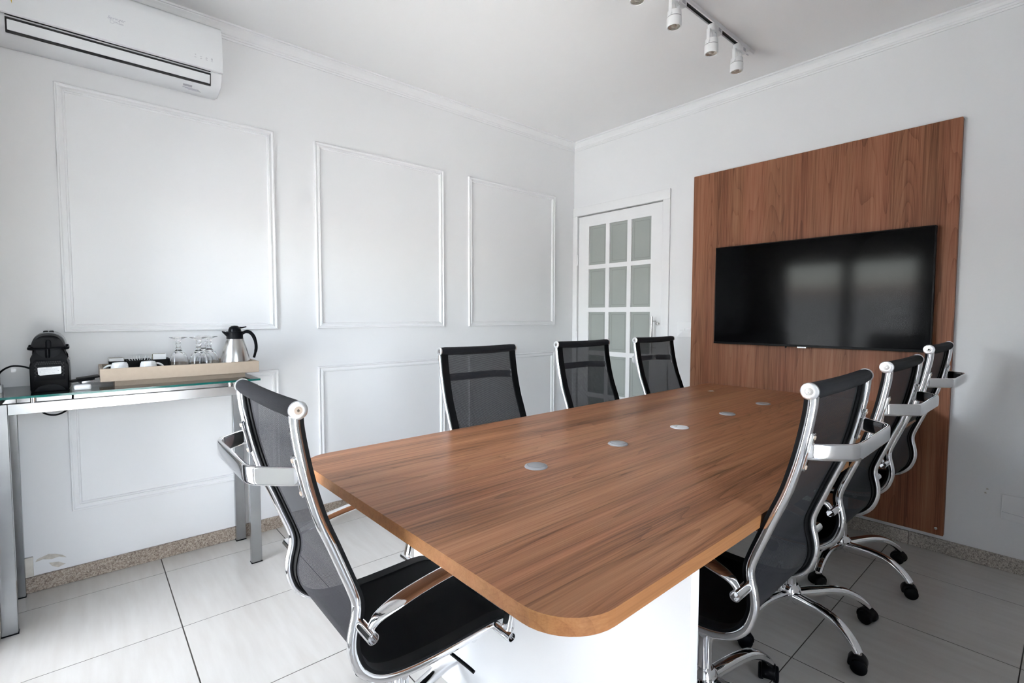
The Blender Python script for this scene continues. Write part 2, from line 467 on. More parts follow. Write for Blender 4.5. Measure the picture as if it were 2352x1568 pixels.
def cyl(name, a, b, r, mat, parent=None, seg=20, **kw):
    return tube(name, [a, b], r, mat, parent, seg=seg, **kw)

def prism(name, outline, axis, lo, hi, mat, parent=None, bevel=0.0, smooth=None, **kw):
    """extrude a 2-D outline along an axis. axis 'X': outline is (y,z); 'Y': (x,z); 'Z': (x,y)"""
    def P(u, v, w):
        return {'X': (w, u, v), 'Y': (u, w, v), 'Z': (u, v, w)}[axis]
    n = len(outline)
    bm = bmesh.new()
    A = [bm.verts.new(P(u, v, lo)) for u, v in outline]
    B = [bm.verts.new(P(u, v, hi)) for u, v in outline]
    fa = bm.faces.new(A); fb = bm.faces.new(list(reversed(B)))
    for i in range(n):
        bm.faces.new((A[i], A[(i + 1) % n], B[(i + 1) % n], B[i]))
    if bevel > 0:
        es = list(set(fa.edges) | set(fb.edges))
        bmesh.ops.bevel(bm, geom=es, offset=bevel, segments=2, affect='EDGES', profile=0.5)
    return bm_obj(name, bm, mat, parent, smooth=(bevel > 0 if smooth is None else smooth), **kw)

def rrect(x0, y0, x1, y1, r, n=6):
    if not isinstance(r, (list, tuple)): r = [r] * 4      # order: (x1,y0) (x1,y1) (x0,y1) (x0,y0)
    out = []
    for (cx, cy, a0, rr) in ((x1, y0, -90, r[0]), (x1, y1, 0, r[1]), (x0, y1, 90, r[2]), (x0, y0, 180, r[3])):
        sx = -1 if cx == x1 else 1; sy = -1 if cy == y1 else 1
        if rr < 1e-5: out.append((cx, cy)); continue
        for k in range(n + 1):
            a = math.radians(a0 + 90 * k / n)
            out.append((cx + sx * rr + rr * math.cos(a), cy + sy * rr + rr * math.sin(a)))
    return out

def empty(name, loc, rz=0.0, label=None, cat=None, group=None):
    o = bpy.data.objects.new(name, None); C.objects.link(o)
    o.empty_display_size = 0.05
    o.location = loc; o.rotation_euler = (0, 0, rz)
    if label: tag(o, label, cat, group)
    return o

def tag(o, label, cat, group=None):
    o['label'] = label; o['category'] = cat
    if group: o['group'] = group
    return o

def struct(o): o['kind'] = 'structure'; return o

def copy_tree(o, parent=None):
    c = o.copy(); C.objects.link(c)
    if parent is not None: c.parent = parent
    for ch in list(o.children): copy_tree(ch, c)
    return c

def lettering(name, txt, size, mat, parent, loc, rot, ext=0.0004, align='CENTER', shear=0.0):
    cu = bpy.data.curves.new(name, 'FONT'); cu.body = txt; cu.size = size
    cu.align_x = align; cu.align_y = 'CENTER'; cu.extrude = ext; cu.shear = shear; cu.resolution_u = 2
    t = bpy.data.objects.new(name + '_tmp', cu); C.objects.link(t)
    bpy.context.view_layer.update()
    me = bpy.data.meshes.new_from_object(t)
    bpy.data.objects.remove(t); bpy.data.curves.remove(cu)
    me.materials.clear()
    return link(name, me, mat, parent, loc=loc, rot=rot)

# ================================================================== ROOM SHELL
XL, YB, XR, ZC = -2.935, 3.262, 1.15, 2.68      # left wall, far wall, right wall, ceiling

# floor with single tiles
fl = struct(box('floor', (XL - 0.2, WY - 0.2, -0.12), (XR + 0.2, YB + 0.2, -0.0009), M['grout']))
gx = [XL] + [-2.754 + 0.5335 * k for k in range(0, 8) if -2.754 + 0.5335 * k < XR - 0.05] + [XR]
gy = [WY] + [0.2505 + 0.532 * k for k in range(-1, 7) if WY + 0.05 < 0.2505 + 0.532 * k < YB - 0.05] + [YB]
tmesh = {}
for i in range(len(gx) - 1):
    for j in range(len(gy) - 1):
        wx = gx[i + 1] - gx[i] - 0.0034; wy_ = gy[j + 1] - gy[j] - 0.0042
        key = (round(wx, 4), round(wy_, 4))
        if key not in tmesh:
            bm = bmesh.new(); add_box(bm, (-wx / 2, -wy_ / 2, -0.008), (wx / 2, wy_ / 2, 0.0), 0.0004, 1)
            me = bpy.data.meshes.new('tile'); bm.to_mesh(me); bm.free(); me.materials.append(M['tile'])
            tmesh[key] = me
        link('tile', tmesh[key], None, fl, loc=((gx[i] + gx[i + 1]) / 2, (gy[j] + gy[j + 1]) / 2, 0))

struct(box('ceiling', (XL - 0.2, WY - 0.2, ZC), (XR + 0.2, YB + 0.2, ZC + 0.15), M['ceil']))
wl = struct(box('wall_left', (XL - 0.15, WY - 0.2, -0.1), (XL, YB + 0.2, ZC), M['wall']))
bm = bmesh.new()
add_box(bm, (XR, WY - 0.16, -0.1), (XR + 0.15, RW_Y0, ZC))
add_box(bm, (XR, RW_Y1, -0.1), (XR + 0.15, YB + 0.2, ZC))
add_box(bm, (XR, RW_Y0, RW_TOP), (XR + 0.15, RW_Y1, ZC))
struct(bm_obj('wall_right', bm, M['wall']))
bm = bmesh.new()
for (lo, hi) in (((RW_Y0, 0), (RW_Y0 + 0.06, RW_TOP)), ((RW_Y1 - 0.06, 0), (RW_Y1, RW_TOP)), ((RW_Y0 + 0.06, 0), (RW_Y1 - 0.06, 0.07)), ((RW_Y0 + 0.06, RW_TOP - 0.06), (RW_Y1 - 0.06, RW_TOP))):
    add_box(bm, (XR + 0.06, lo[0], lo[1]), (XR + 0.09, hi[0], hi[1]))
w4 = struct(bm_obj('window_4', bm, M['alu']))
box('pane', (XR + 0.072, RW_Y0 + 0.06, 0.07), (XR + 0.078, RW_Y1 - 0.06, RW_TOP - 0.06), M['winglass'], w4)

# far wall with door opening
DX0, DX1, DZ = -2.885, -2.052, 2.055
bm = bmesh.new()
add_box(bm, (XL - 0.0, YB, -0.1), (DX0, YB + 0.14, ZC))
add_box(bm, (DX1, YB, -0.1), (XR, YB + 0.14, ZC))
add_box(bm, (DX0, YB, DZ), (DX1, YB + 0.14, ZC))
wb = struct(bm_obj('wall_back', bm, M['wall']))

# window wall behind the camera
bm = bmesh.new()
add_box(bm, (XL, WY - 0.16, -0.1), (WIN_X0, WY, ZC))
add_box(bm, (WIN_X1, WY - 0.16, -0.1), (XR, WY, ZC))
add_box(bm, (WIN_X0, WY - 0.16, WIN_TOP), (WIN_X1, WY, ZC))
wf = struct(bm_obj('wall_front', bm, M['wall']))
box('stone_jamb', (XL + 0.001, WY, 0.0), (-2.515, WY + 0.052, 2.3), M['granite2'], wf, bevel=0.012)

# glazed sliding panels of the window wall
npan = 3
pw_ = (WIN_X1 - WIN_X0) / npan
for i in range(npan):
    x0 = WIN_X0 + i * pw_; x1 = x0 + pw_
    yy = WY - 0.09 if i % 2 == 0 else WY - 0.12
    fr = 0.065
    bm = bmesh.new()
    add_box(bm, (x0, yy - 0.015, 0.0), (x0 + fr, yy + 0.015, WIN_TOP))
    add_box(bm, (x1 - fr, yy - 0.015, 0.0), (x1, yy + 0.015, WIN_TOP))
    add_box(bm, (x0 + fr, yy - 0.015, 0.0), (x1 - fr, yy + 0.015, 0.07))
    add_box(bm, (x0 + fr, yy - 0.015, WIN_TOP - fr), (x1 - fr, yy + 0.015, WIN_TOP))
    wo_ = struct(bm_obj('window_%d' % (i + 1), bm, M['alu']))
    box('pane', (x0 + fr, yy - 0.003, 0.07), (x1 - fr, yy + 0.003, WIN_TOP - fr), M['winglass'], wo_)

# ---- outside: terrace, garden wall, neighbour's wall
struct(box('terrace', (-9, -14, -0.35), (9, 8, -0.15), M['terrace']))
bl = empty('roller_blind', (-0.72, WY + 0.012, 0), 0, 'white roller blind with bead chain over the right part of the window wall', 'blind')
cyl('blind_roller', (-0.34, 0.022, 1.925), (0.34, 0.022, 1.925), 0.020, M['whiteplas'], bl)
box('blind_cloth', (-0.32, 0.006, 0.06), (0.32, 0.0068, 1.925), M['blind'], bl)
box('blind_weight', (-0.32, 0.001, 0.045), (0.32, 0.012, 0.063), M['whiteplas'], bl, bevel=0.002)
tube('bead_chain', [(-0.335, 0.022, 1.98), (-0.337, 0.020, 1.2), (-0.337, 0.020, 0.75), (-0.333, 0.022, 0.70), (-0.329, 0.024, 0.75), (-0.331, 0.022, 1.98)], 0.0018, M['whiteplas'], bl, seg=8)
gw2 = tag(box('side_garden_wall', (4.6, -3.1, -0.15), (4.8, 7.8, 1.54), M['outwall']), 'grey rendered garden wall outside the side window', 'wall')
gw = tag(box('garden_wall', (-9, -3.3, -0.15), (8, -3.1, 1.54), M['outwall']), 'grey rendered garden wall across the terrace outside the windows', 'wall')
nb = tag(box('neighbour_house', (-8, -13.5, -0.15), (7, -10.5, 2.08), M['outpink']), 'low pink rendered house wall beyond the garden wall', 'house')

# ---- panel mouldings on the left wall (sweep of a stepped profile around a rectangle)
MP = [(0, 0), (0, 0.010), (0.003, 0.0145), (0.007, 0.0145), (0.010, 0.010), (0.013, 0.0085), (0.024, 0.0125), (0.0265, 0.0125), (0.028, 0.007), (0.031, 0.008), (0.034, 0.0055), (0.036, 0.0)]
def moulding(y0, z0, y1, z1):
    V = []; f = []
    n = len(MP)
    for (d, h) in MP:
        for (y, z) in ((y0 + d, z0 + d), (y1 - d, z0 + d), (y1 - d, z1 - d), (y0 + d, z1 - d)):
            V.append((XL + h, y, z))
    for i in range(n - 1):
        for k in range(4):
            f.append((i * 4 + k, i * 4 + (k + 1) % 4, (i + 1) * 4 + (k + 1) % 4, (i + 1) * 4 + k))
    pydata('panel_moulding', V, f, M['trim'], wl)
SC = 2.935 / 2.92
for (a, b_) in ((-0.066, 0.815), (1.033, 1.912), (2.125, 3.018)):
    moulding(a, 1.122, b_, 2.199)
    moulding(a, 0.320, b_, 0.899)

# ---- crown mouldings
CP = [(0, -0.070), (0.006, -0.070), (0.006, -0.060), (0.010, -0.059), (0.010, -0.049), (0.014, -0.047), (0.018, -0.034), (0.027, -0.022), (0.038, -0.014), (0.038, -0.010), (0.046, -0.009), (0.046, 0.0), (0, 0)]
def crown(name, side):
    V = []; f = []; n = len(CP)
    for (o, d) in CP:
        if side == 'left': V += [(XL + o, WY, ZC + d), (XL + o, YB - o, ZC + d)]
        else: V += [(XL + o, YB - o, ZC + d), (XR, YB - o, ZC + d)]
    for i in range(n):
        j = (i + 1) % n
        f.append((2 * i, 2 * i + 1, 2 * j + 1, 2 * j))
    return struct(pydata(name, V, f, M['trim']))
crown('trim_1', 'left'); crown('trim_2', 'back')

# ---- granite baseboards, cut in pieces
bb = struct(empty('baseboard_left', (0, 0, 0)))
ys = [WY + 0.06, 0.62, 1.50, 2.40, YB - 0.014]
for a, b_ in zip(ys[:-1], ys[1:]):
    box('granite_strip', (XL, a + 0.0008, 0.0), (XL + 0.014, b_ - 0.0008, 0.068), M['granite'], bb, bevel=0.0015, seg=1)
bb = struct(empty('baseboard_back', (0, 0, 0)))
xs = [-1.97, -1.25, -0.549, 0.35, XR]
for a, b_ in zip(xs[:-1], xs[1:]):
    box('granite_strip', (a + 0.0012, YB - 0.014, 0.0), (b_ - 0.0012, YB, 0.070), M['granite2'], bb, bevel=0.0015, seg=1)

# ---- door in the far wall
door = struct(empty('door_1', (0, 0, 0)))
cas = 0.060
box('casing', (XL + 0.001, YB - 0.014, 0), (DX0, YB, DZ), M['doorwhite'], door, bevel=0.003)
box('casing', (DX1, YB - 0.014, 0), (DX1 + cas, YB, DZ), M['doorwhite'], door, bevel=0.003)
box('casing', (XL + 0.001, YB - 0.014, DZ), (DX1 + cas, YB, DZ + 0.072), M['doorwhite'], door, bevel=0.003)
box('jamb_reveal', (DX0, YB + 0.05, 0), (DX1, YB + 0.13, DZ), M['slot'], door)
ly0, ly1 = YB + 0.004, YB + 0.040
lx0, lx1, lz1 = DX0 + 0.005, DX1 - 0.005, DZ - 0.009
cols = [(-2.768, -2.588), (-2.551, -2.375), (-2.338, -2.158)]
rows = [(1.630, 1.956), (1.270, 1.595), (0.905, 1.232), (0.545, 0.868), (0.185, 0.508)]
bm = bmesh.new()
add_box(bm, (lx0, ly0, 0.006), (cols[0][0], ly1, lz1))
add_box(bm, (cols[2][1], ly0, 0.006), (lx1, ly1, lz1))
zz = [0.006] + [v for r in reversed(rows) for v in r] + [lz1]
for k in range(0, len(zz), 2):
    add_box(bm, (cols[0][0], ly0, zz[k]), (cols[2][1], ly1, zz[k + 1]))
for r in rows:
    add_box(bm, (cols[0][1], ly0, r[0]), (cols[1][0], ly1, r[1]))
    add_box(bm, (cols[1][1], ly0, r[0]), (cols[2][0], ly1, r[1]))
bm_obj('door_leaf', bm, M['doorwhite'], door)
for c in cols:
    for r in rows:
        p = box('pane', (c[0] - 0.004, ly0 + 0.014, r[0] - 0.004), (c[1] + 0.004, ly0 + 0.020, r[1] + 0.004), M['frost'], door)
        V = []; F = []
        e0, e1 = 0.020, 0.0235
        for d in (e0, e1):
            V += [(c[0] + d, ly0 + 0.0135, r[0] + d), (c[1] - d, ly0 + 0.0135, r[0] + d), (c[1] - d, ly0 + 0.0135, r[1] - d), (c[0] + d, ly0 + 0.0135, r[1] - d)]
        F = [(k, (k + 1) % 4, 4 + (k + 1) % 4, 4 + k) for k in range(4)]
        pydata('etched_line', V, F, M['etch'], p)
for z in (1.68, 1.02, 0.3):
    h = cyl('hinge', (lx0 - 0.003, YB - 0.006, z - 0.045), (lx0 - 0.003, YB - 0.006, z + 0.045), 0.006, M['doorwhite'], door, seg=10)
hd = cyl('pull_handle', (-2.107, YB - 0.050, 0.92), (-2.107, YB - 0.050, 1.196), 0.0095, M['steel'], door, seg=16)
cyl('handle_post', (-2.107, YB - 0.050, 0.96), (-2.107, ly0, 0.96), 0.006, M['steel'], hd)
cyl('handle_post', (-2.107, YB - 0.050, 1.16), (-2.107, ly0, 1.16), 0.006, M['steel'], hd)
kn = cyl('lock_knob', (-2.078, ly0, 1.143), (-2.078, YB - 0.020, 1.143), 0.006, M['steel'], door)
lathe('knob_rose', [(0.0, 0.0), (0.011, 0.0), (0.0125, 0.004), (0.011, 0.010), (0.0, 0.012)], M['steel'], kn, seg=20, loc=(-2.078, YB - 0.014, 1.143), rot=(PI / 2, 0, 0))

# ================================================================== WOOD WALL PANEL + TV
PX0, PX1, PZ0, PZ1, PY = -1.800, -0.410, 0.094, 2.164, YB - 0.026
wp = empty('wall_panel', ((PX0 + PX1) / 2, YB, 0), 0, 'tall walnut veneer panel on the far wall behind the television', 'wall panel')
bx = (PX1 - PX0) / 2
prism('panel_board', rrect(-bx, PZ0, bx, PZ1, 0.004, 2), 'Y', -0.026, 0, M['wood_z'], wp)
for sx, sz in ((1, PZ0 + 0.032), (-1, PZ0 + 0.032), (1, PZ1 - 0.032), (-1, PZ1 - 0.032)):
    if sx < 0 or sz > 1: continue
    s = lathe('screw', [(0, 0), (0.0065, 0), (0.0065, 0.0012), (0.004, 0.002), (0, 0.002)], M['steel'], wp, seg=14, loc=(sx * (bx - 0.030), -0.026, sz), rot=(PI / 2, 0, 0))
    s['label'] = 'silver screw near the lower right corner'

TX0, TX1, TZ0, TZ1 = -1.609, -0.484, 1.019, 1.652
tv = empty('television', ((TX0 + TX1) / 2, PY, TZ0), 0, 'large black flat-screen television mounted on the walnut panel', 'television')
hw = (TX1 - TX0) / 2; hh = TZ1 - TZ0
prism('cabinet', rrect(-hw, 0, hw, hh, 0.004, 3), 'Y', -0.046, -0.018, M['bezel'], tv)
box('back_bulge', (-hw * 0.6, -0.018, 0.08), (hw * 0.6, -0.0005, hh - 0.18), M['blackplas'], tv, bevel=0.006)
box('screen', (-hw + 0.006, -0.0470, 0.013), (hw - 0.006, -0.0462, hh - 0.006), M['screen'], tv)
box('bottom_bezel', (-hw, -0.0490, 0.0), (hw, -0.046, 0.012), M['bezel'], tv, bevel=0.001, seg=1)
lt = box('logo_tag', (-0.048, -0.0500, -0.006), (0.0, -0.040, 0.002), M['silver'], tv, bevel=0.001, seg=1)
lettering('logo_lettering', 'SAMSUNG', 0.0085, M['blackplas'], lt, (-0.024, -0.0502, -0.0022), (PI / 2, 0, 0), ext=0.0001)
box('sensor_foot', (-0.118, -0.046, -0.008), (-0.110, -0.036, 0.0), M['bezel'], tv, bevel=0.001, seg=1)

# ---- light switch and blank plate
sw = empty('light_switch', (-1.862, YB, 1.104), 0, 'white two-rocker light switch plate between door and walnut panel', 'light switch')
prism('plate', rrect(-0.060, -0.054, 0.060, 0.054, 0.006, 4), 'Y', -0.009, 0, M['trim'], sw, bevel=0.002)
for dx in (-0.015, 0.033):
    prism('rocker', rrect(dx - 0.019, -0.0095, dx + 0.019, 0.0095, 0.006, 4), 'Y', -0.0145, -0.008, M['trim'], sw, bevel=0.0015)
bp_ = empty('blank_wall_plate', (-0.128, YB, 0.303), 0, 'white blank socket cover low on the wall right of the panel', 'cover plate')
prism('plate', rrect(-0.082, -0.060, 0.082, 0.060, 0.005, 3), 'Y', -0.008, 0, M['trim'], bp_, bevel=0.0025)
V = [(-0.080, -0.0085, -0.022), (0.0, -0.0085, -0.030), (0.08, -0.0085, -0.036), (0.08, -0.0085, -0.0372), (0.0, -0.0085, -0.0312), (-0.080, -0.0085, -0.0232)]
pydata('plate_groove', V, [(0, 1, 4, 5), (1, 2, 3, 4)], M['greyprint'], bp_)

# ================================================================== CONFERENCE TABLE
TZ = 0.742
TT = 0.030
tab = empty('conference_table', (-1.048, 1.0, 0), math.radians(0.62), 'long walnut conference table with rounded corners on white panel legs', 'table')
ol = rrect(-0.586, -0.494, 0.583, 2.222, [0.105, 0.0, 0.0, 0.105], 10)
top = prism('tabletop', ol, 'Z', TZ - TT, TZ, M['wood_y'], tab)
top.data.materials.append(M['wood_edge'])
for p in top.data.polygons:
    if abs(p.normal.z) < 0.5: p.material_index = 1
box('panel_leg', (-0.47, -0.136, 0.0), (0.575, -0.106, TZ - TT), M['whitelam'], tab, bevel=0.001, seg=1)
box('panel_leg', (-0.25, 1.80, 0.0), (0.25, 1.83, TZ - TT), M['whitelam'], tab, bevel=0.001, seg=1)
box('stretcher', (-0.012, -0.106, 0.35), (0.012, 1.80, TZ - TT), M['whitelam'], tab, bevel=0.001, seg=1)
gpos = [(-0.017, 0.023), (-0.014, 0.429), (-0.005, 1.263), (-0.004, 1.668)]
for k, (gx_, gy_) in enumerate(gpos):
    g = lathe('cable_grommet', [(0.0, 0.0), (0.034, 0.0), (0.0355, 0.0015), (0.034, 0.005), (0.030, 0.0066), (0.0275, 0.0064), (0.0268, 0.0045), (0.0, 0.0045)], M['greyplas'], tab, seg=40, off=(gx_, gy_, TZ - 0.0005))
    if k != 3:
        lathe('lid', [(0.0, 0.0040), (0.0262, 0.0040), (0.0262, 0.0066), (0.0250, 0.0074), (0.0, 0.0074)], M['greyplas'], g, seg=40, off=(gx_, gy_, TZ))
    else:
        lathe('lid', [(0.0, 0.0040), (0.0262, 0.0040), (0.0262, 0.0060), (0.0, 0.0060)], M['greyplas'], g, seg=40, off=(gx_, gy_, TZ))
g = lathe('power_socket_cover', [(0.0, 0.0), (0.036, 0.0), (0.0372, 0.0012), (0.036, 0.003), (0.0, 0.0036)], M['porcelain'], tab, seg=40, off=(-0.009, 0.841, TZ - 0.0005))
g['label'] = 'round white socket cover'
box('socket_slot', (-0.036, 0.829, TZ + 0.0026), (-0.020, 0.847, TZ + 0.0042), M['steel'], g, bevel=0.001, seg=1)
pp = pydata('paper_scrap', [(-0.016, -0.014, 0.0008), (0.010, -0.018, 0.002), (0.017, 0.010, 0.0008), (0.004, 0.016, 0.003), (-0.014, 0.012, 0.001),
     (-0.016, -0.014, 0.0002), (0.010, -0.018, 0.0012), (0.017, 0.010, 0.0002), (0.004, 0.016, 0.0022), (-0.014, 0.012, 0.0004)],
     [(0, 1, 3, 4), (1, 2, 3), (5, 9, 8, 6), (6, 8, 7), (0, 5, 6, 1), (1, 6, 7, 2), (2, 7, 8, 3), (3, 8, 9, 4), (4, 9, 5, 0)], M['paper'], loc=(-1.465, 2.884, TZ))
tag(pp, 'tiny white scrap of paper near the far end of the table', 'paper')

# ================================================================== OFFICE CHAIRS
# side profile: (forward, height)
PROF = [(-0.334, 1.030), (-0.332, 1.000), (-0.324, 0.950), (-0.314, 0.900), (-0.302, 0.852), (-0.287, 0.803), (-0.264, 0.745), (-0.241, 0.685), (-0.224, 0.640),
        (-0.215, 0.610), (-0.215, 0.583), (-0.222, 0.553), (-0.226, 0.524), (-0.223, 0.494), (-0.208, 0.455), (-0.178, 0.424), (-0.138, 0.407), (-0.08, 0.399),
        (0.0, 0.397), (0.10, 0.400), (0.165, 0.402), (0.203, 0.396), (0.228, 0.378), (0.240, 0.352)]
HV = 0.214     # half distance between the rails
pp3 = smooth_path([(0, u, z) for u, z in PROF], 4)
def chair_proto():
    ch = empty('office_chair', (0, 0, 0))
    for s in (-1, 1):
        rail = tube('side_rail', [(s * HV, p.y, p.z) for p in pp3], 0.0108, M['chrome'], ch, seg=14)
        # edge band lies on the front of the rail
    # normals of the path (towards the sitter)
    nrm = []
    for i, p in enumerate(pp3):
        d = pp3[min(i + 1, len(pp3) - 1)] - pp3[max(i - 1, 0)]
        nrm.append(Vector((0, -d.z, d.y)).normalized())     # left turn of the downwards path = forward / up
    isplit = min(range(len(pp3)), key=lambda i: (pp3[i] - Vector((0, -0.172, 0.425))).length)
    def sheet(name, i0, i1, v0, v1, off, th, mat, cols=6, sag=0.0):
        V = []; UV = []; F = []
        arc = 0.0; n = i1 - i0 + 1
        for side in (0, 1):
            arc = 0.0
            for i in range(i0, i1 + 1):
                if i > i0: arc += (pp3[i] - pp3[i - 1]).length
                for k in range(cols + 1):
                    v = v0 + (v1 - v0) * k / cols
                    q = (2.0 * k / cols - 1.0)
                    o = off + th * side - sag * (1 - q * q)
                    p = pp3[i] + nrm[i] * o
                    V.append((v, p.y, p.z)); UV.append((v, arc))
            if th <= 0: break
        m = cols + 1
        for i in range(n - 1):
            for k in range(cols):
                F.append((i * m + k, i * m + k + 1, (i + 1) * m + k + 1, (i + 1) * m + k))
        if th > 0:
            q0 = n * m
            for i in range(n - 1):
                for k in range(cols):
                    F.append((q0 + i * m + k, q0 + (i + 1) * m + k, q0 + (i + 1) * m + k + 1, q0 + i * m + k + 1))
                F.append((i * m, (i + 1) * m, q0 + (i + 1) * m, q0 + i * m))
                F.append((i * m + cols, q0 + i * m + cols, q0 + (i + 1) * m + cols, (i + 1) * m + cols))
            for k in range(cols):
                F.append((k, q0 + k, q0 + k + 1, k + 1))
                e = (n - 1) * m
                F.append((e + k, e + k + 1, q0 + e + k + 1, q0 + e + k))
        return pydata(name, V, F, mat, ch, smooth=True, uv=UV)
    last = len(pp3) - 1
    sheet('backrest', 1, isplit, -0.196, 0.196, 0.0125, 0.0, M['net'])
    sheet('seat', isplit, last - 1, -0.196, 0.196, 0.0125, 0.0, M['seatcloth_shaded'])
    for s in (-1, 1):
        a, b_ = (0.184, 0.219)
        sheet('edge_band', 1, last - 1, min(s * a, s * b_), max(s * a, s * b_), 0.0088, 0.0075, M['band'], cols=2)
    # lining strip under the seat net, opaque like the shade-darkened seat cloth
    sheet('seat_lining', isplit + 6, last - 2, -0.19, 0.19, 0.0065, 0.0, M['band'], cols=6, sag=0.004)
    # head roll
    hy, hz = -0.331, 1.040
    V = []; UV = []; F = []; seg = 20; nn = 17
    for i in range(nn):
        t = -1 + 2 * i / (nn - 1); v = t * 0.218
        dip = -0.0034 * (1 - t * t) ** 1.0
        rr = 0.0185 if abs(t) < 0.999 else 0.0165
        for k in range(seg):
            a = 2 * PI * k / seg
            V.append((v, hy + 0.002 + rr * math.cos(a), hz + dip + rr * math.sin(a))); UV.append((v, k / seg))
    for i in range(nn - 1):
        for k in range(seg):
            F.append((i * seg + k, i * seg + (k + 1) % seg, (i + 1) * seg + (k + 1) % seg, (i + 1) * seg + k))
    F.append(tuple(range(seg))); F.append(tuple(range((nn - 1) * seg, nn * seg)))
    pydata('head_roll', V, F, M['rib'], ch, smooth=True, uv=UV)
    for s in (-1, 1):
        cp = lathe('end_cap', [(0.0, 0.0), (0.0178, 0.0), (0.0190, 0.003), (0.0182, 0.0068), (0.0150, 0.0082), (0.0088, 0.0078), (0.0085, 0.0066), (0, 0.0066)], M['cap'], ch, seg=32, loc=(s * 0.2175, hy + 0.002, hz), rot=(0, s * PI / 2, 0))
        lathe('cap_screw', [(0.0, 0.0060), (0.0080, 0.0060), (0.0078, 0.0078), (0.0030, 0.0080), (0.0026, 0.0066), (0, 0.0066)], M['steel'], cp, seg=20)
    # U-shaped hanger bracket
    bz = 0.906; by = -0.315
    path = []
    pts = [(-0.211, by - 0.010), (-0.204, by - 0.024), (-0.165, by - 0.066), (-0.150, by - 0.0785), (-0.130, by - 0.0850), (-0.10, by - 0.0865), (0.0, by - 0.0865)]
    pts = pts + [(-x, y) for x, y in reversed(pts[:-1])]
    path = smooth_path([(x, y, bz + 0.002) for x, y in pts], 4)
    sec = [(0.006 * math.copysign(abs(math.cos(a)) ** 0.6, math.cos(a)), 0.019 * math.copysign(abs(math.sin(a)) ** 0.45, math.sin(a))) for a in [2 * PI * k / 20 for k in range(20)]]
    tube('back_bracket', path, 1.0, M['chrome'], ch, section=sec, up=(0, 0, 1))
    for s in (-1, 1):
        pl = prism('bracket_plate', rrect(-0.0085, -0.045, 0.0085, 0.045, 0.0084, 6), 'X', -0.0025, 0.0025, M['chrome'], ch, bevel=0.001)
        pl.location = (s * (HV - 0.005), by - 0.0125, bz); pl.rotation_euler = (0, math.radians(-12.5), PI / 2)
        for dz in (-0.035, 0.035):
            lathe('plate_screw', [(0, 0), (0.0048, 0), (0.0044, 0.0022), (0, 0.003)], M['tanplate'], pl, seg=14, loc=(-0.0025, 0, dz), rot=(0, -PI / 2, 0))
    # armrests
    for s in (-1, 1):
        v = s * 0.262
        ap = [(-0.207, 0.566), (-0.190, 0.588), (-0.146, 0.604), (-0.10, 0.615), (-0.03, 0.626), (0.05, 0.632), (0.115, 0.624), (0.160, 0.590), (0.180, 0.530), (0.178, 0.460), (0.166, 0.404)]
        path = smooth_path([(v, u, z) for u, z in ap], 4)
        n = len(path)
        V = []; F = []; m = 16
        Fm = frames(path)
        for i, (p, t, a, b_) in enumerate(Fm):
            q = i / (n - 1)
            wide = 0.010 + 0.014 * min(1, max(0, math.sin(min(max((q - 0.03) / 0.75, 0), 1) * PI)) * 1.5) + (0.007 * min(1, (q - 0.7) / 0.15) if q > 0.7 else 0)
            X = Vector((1, 0, 0)); Nn = X.cross(t).normalized()
            for k in range(m):
                an = 2 * PI * k / m
                V.append(p + X * (wide * math.copysign(abs(math.cos(an)) ** 0.7, math.cos(an))) + Nn * (0.0068 * math.sin(an)))
        for i in range(n - 1):
            for k in range(m):
                F.append((i * m + k, i * m + (k + 1) % m, (i + 1) * m + (k + 1) % m, (i + 1) * m + k))
        F.append(tuple(range(m))); F.append(tuple(range((n - 1) * m, n * m)))
        arm = pydata('armrest', V, F, M['chrome'], ch, smooth=True)
        for (u, z) in ((-0.210, 0.562), (0.166, 0.400)):
            # open ended mounting tube
            prof = [(0.0125, 0.0), (0.0125, 0.072), (0.0105, 0.072), (0.0105, 0.050), (0.0, 0.050)]
            lathe('arm_mount', prof, M['chrome'], arm, seg=20, loc=(s * (HV - 0.001), u, z), rot=(0, s * PI / 2, 0))
    # under-seat structure
    for u in (-0.10, 0.10):
        cyl('cross_bar', (-HV, u, 0.388), (HV, u, 0.388), 0.009, M['chrome'], ch, seg=12)
    box('tilt_mechanism', (-0.085, -0.125, 0.330), (0.085, 0.125, 0.385), M['blackplas'], ch, bevel=0.012)
    tube('height_lever', smooth_path([(0.06, 0.05, 0.350), (0.14, 0.055, 0.347), (0.215, 0.07, 0.335), (0.245, 0.075, 0.330)], 4), 0.0045, M['blackplas'], ch, seg=10)
    cyl('gas_column', (0, 0, 0.115), (0, 0, 0.345), 0.0235, M['chrome'], ch, seg=28)
    # five-star base
    hub = lathe('base_hub', [(0.0, 0.072), (0.034, 0.072), (0.040, 0.082), (0.042, 0.118), (0.038, 0.138), (0.029, 0.148), (0.0245, 0.148), (0.0, 0.146)], M['chrome'], ch, seg=40)
    lp = smooth_path([(0.030, 0, 0.108), (0.09, 0, 0.116), (0.15, 0, 0.122), (0.205, 0, 0.119), (0.250, 0, 0.102), (0.282, 0, 0.080), (0.300, 0, 0.062)], 4)
    V = []; F = []; m = 14
    for i, (p, t, a, b_) in enumerate(frames(lp)):
        q = i / (len(lp) - 1)
        hw_ = 0.0215 - 0.005 * q
        ht = 0.0185 - 0.0075 * q
        Y = Vector((0, 1, 0)); Nn = Y.cross(t).normalized() * -1
        for k in range(m):
            an = 2 * PI * k / m
            V.append(p + Y * (hw_ * math.copysign(abs(math.cos(an)) ** 0.75, math.cos(an))) + Nn * (ht * math.copysign(abs(math.sin(an)) ** 0.75, math.sin(an))))
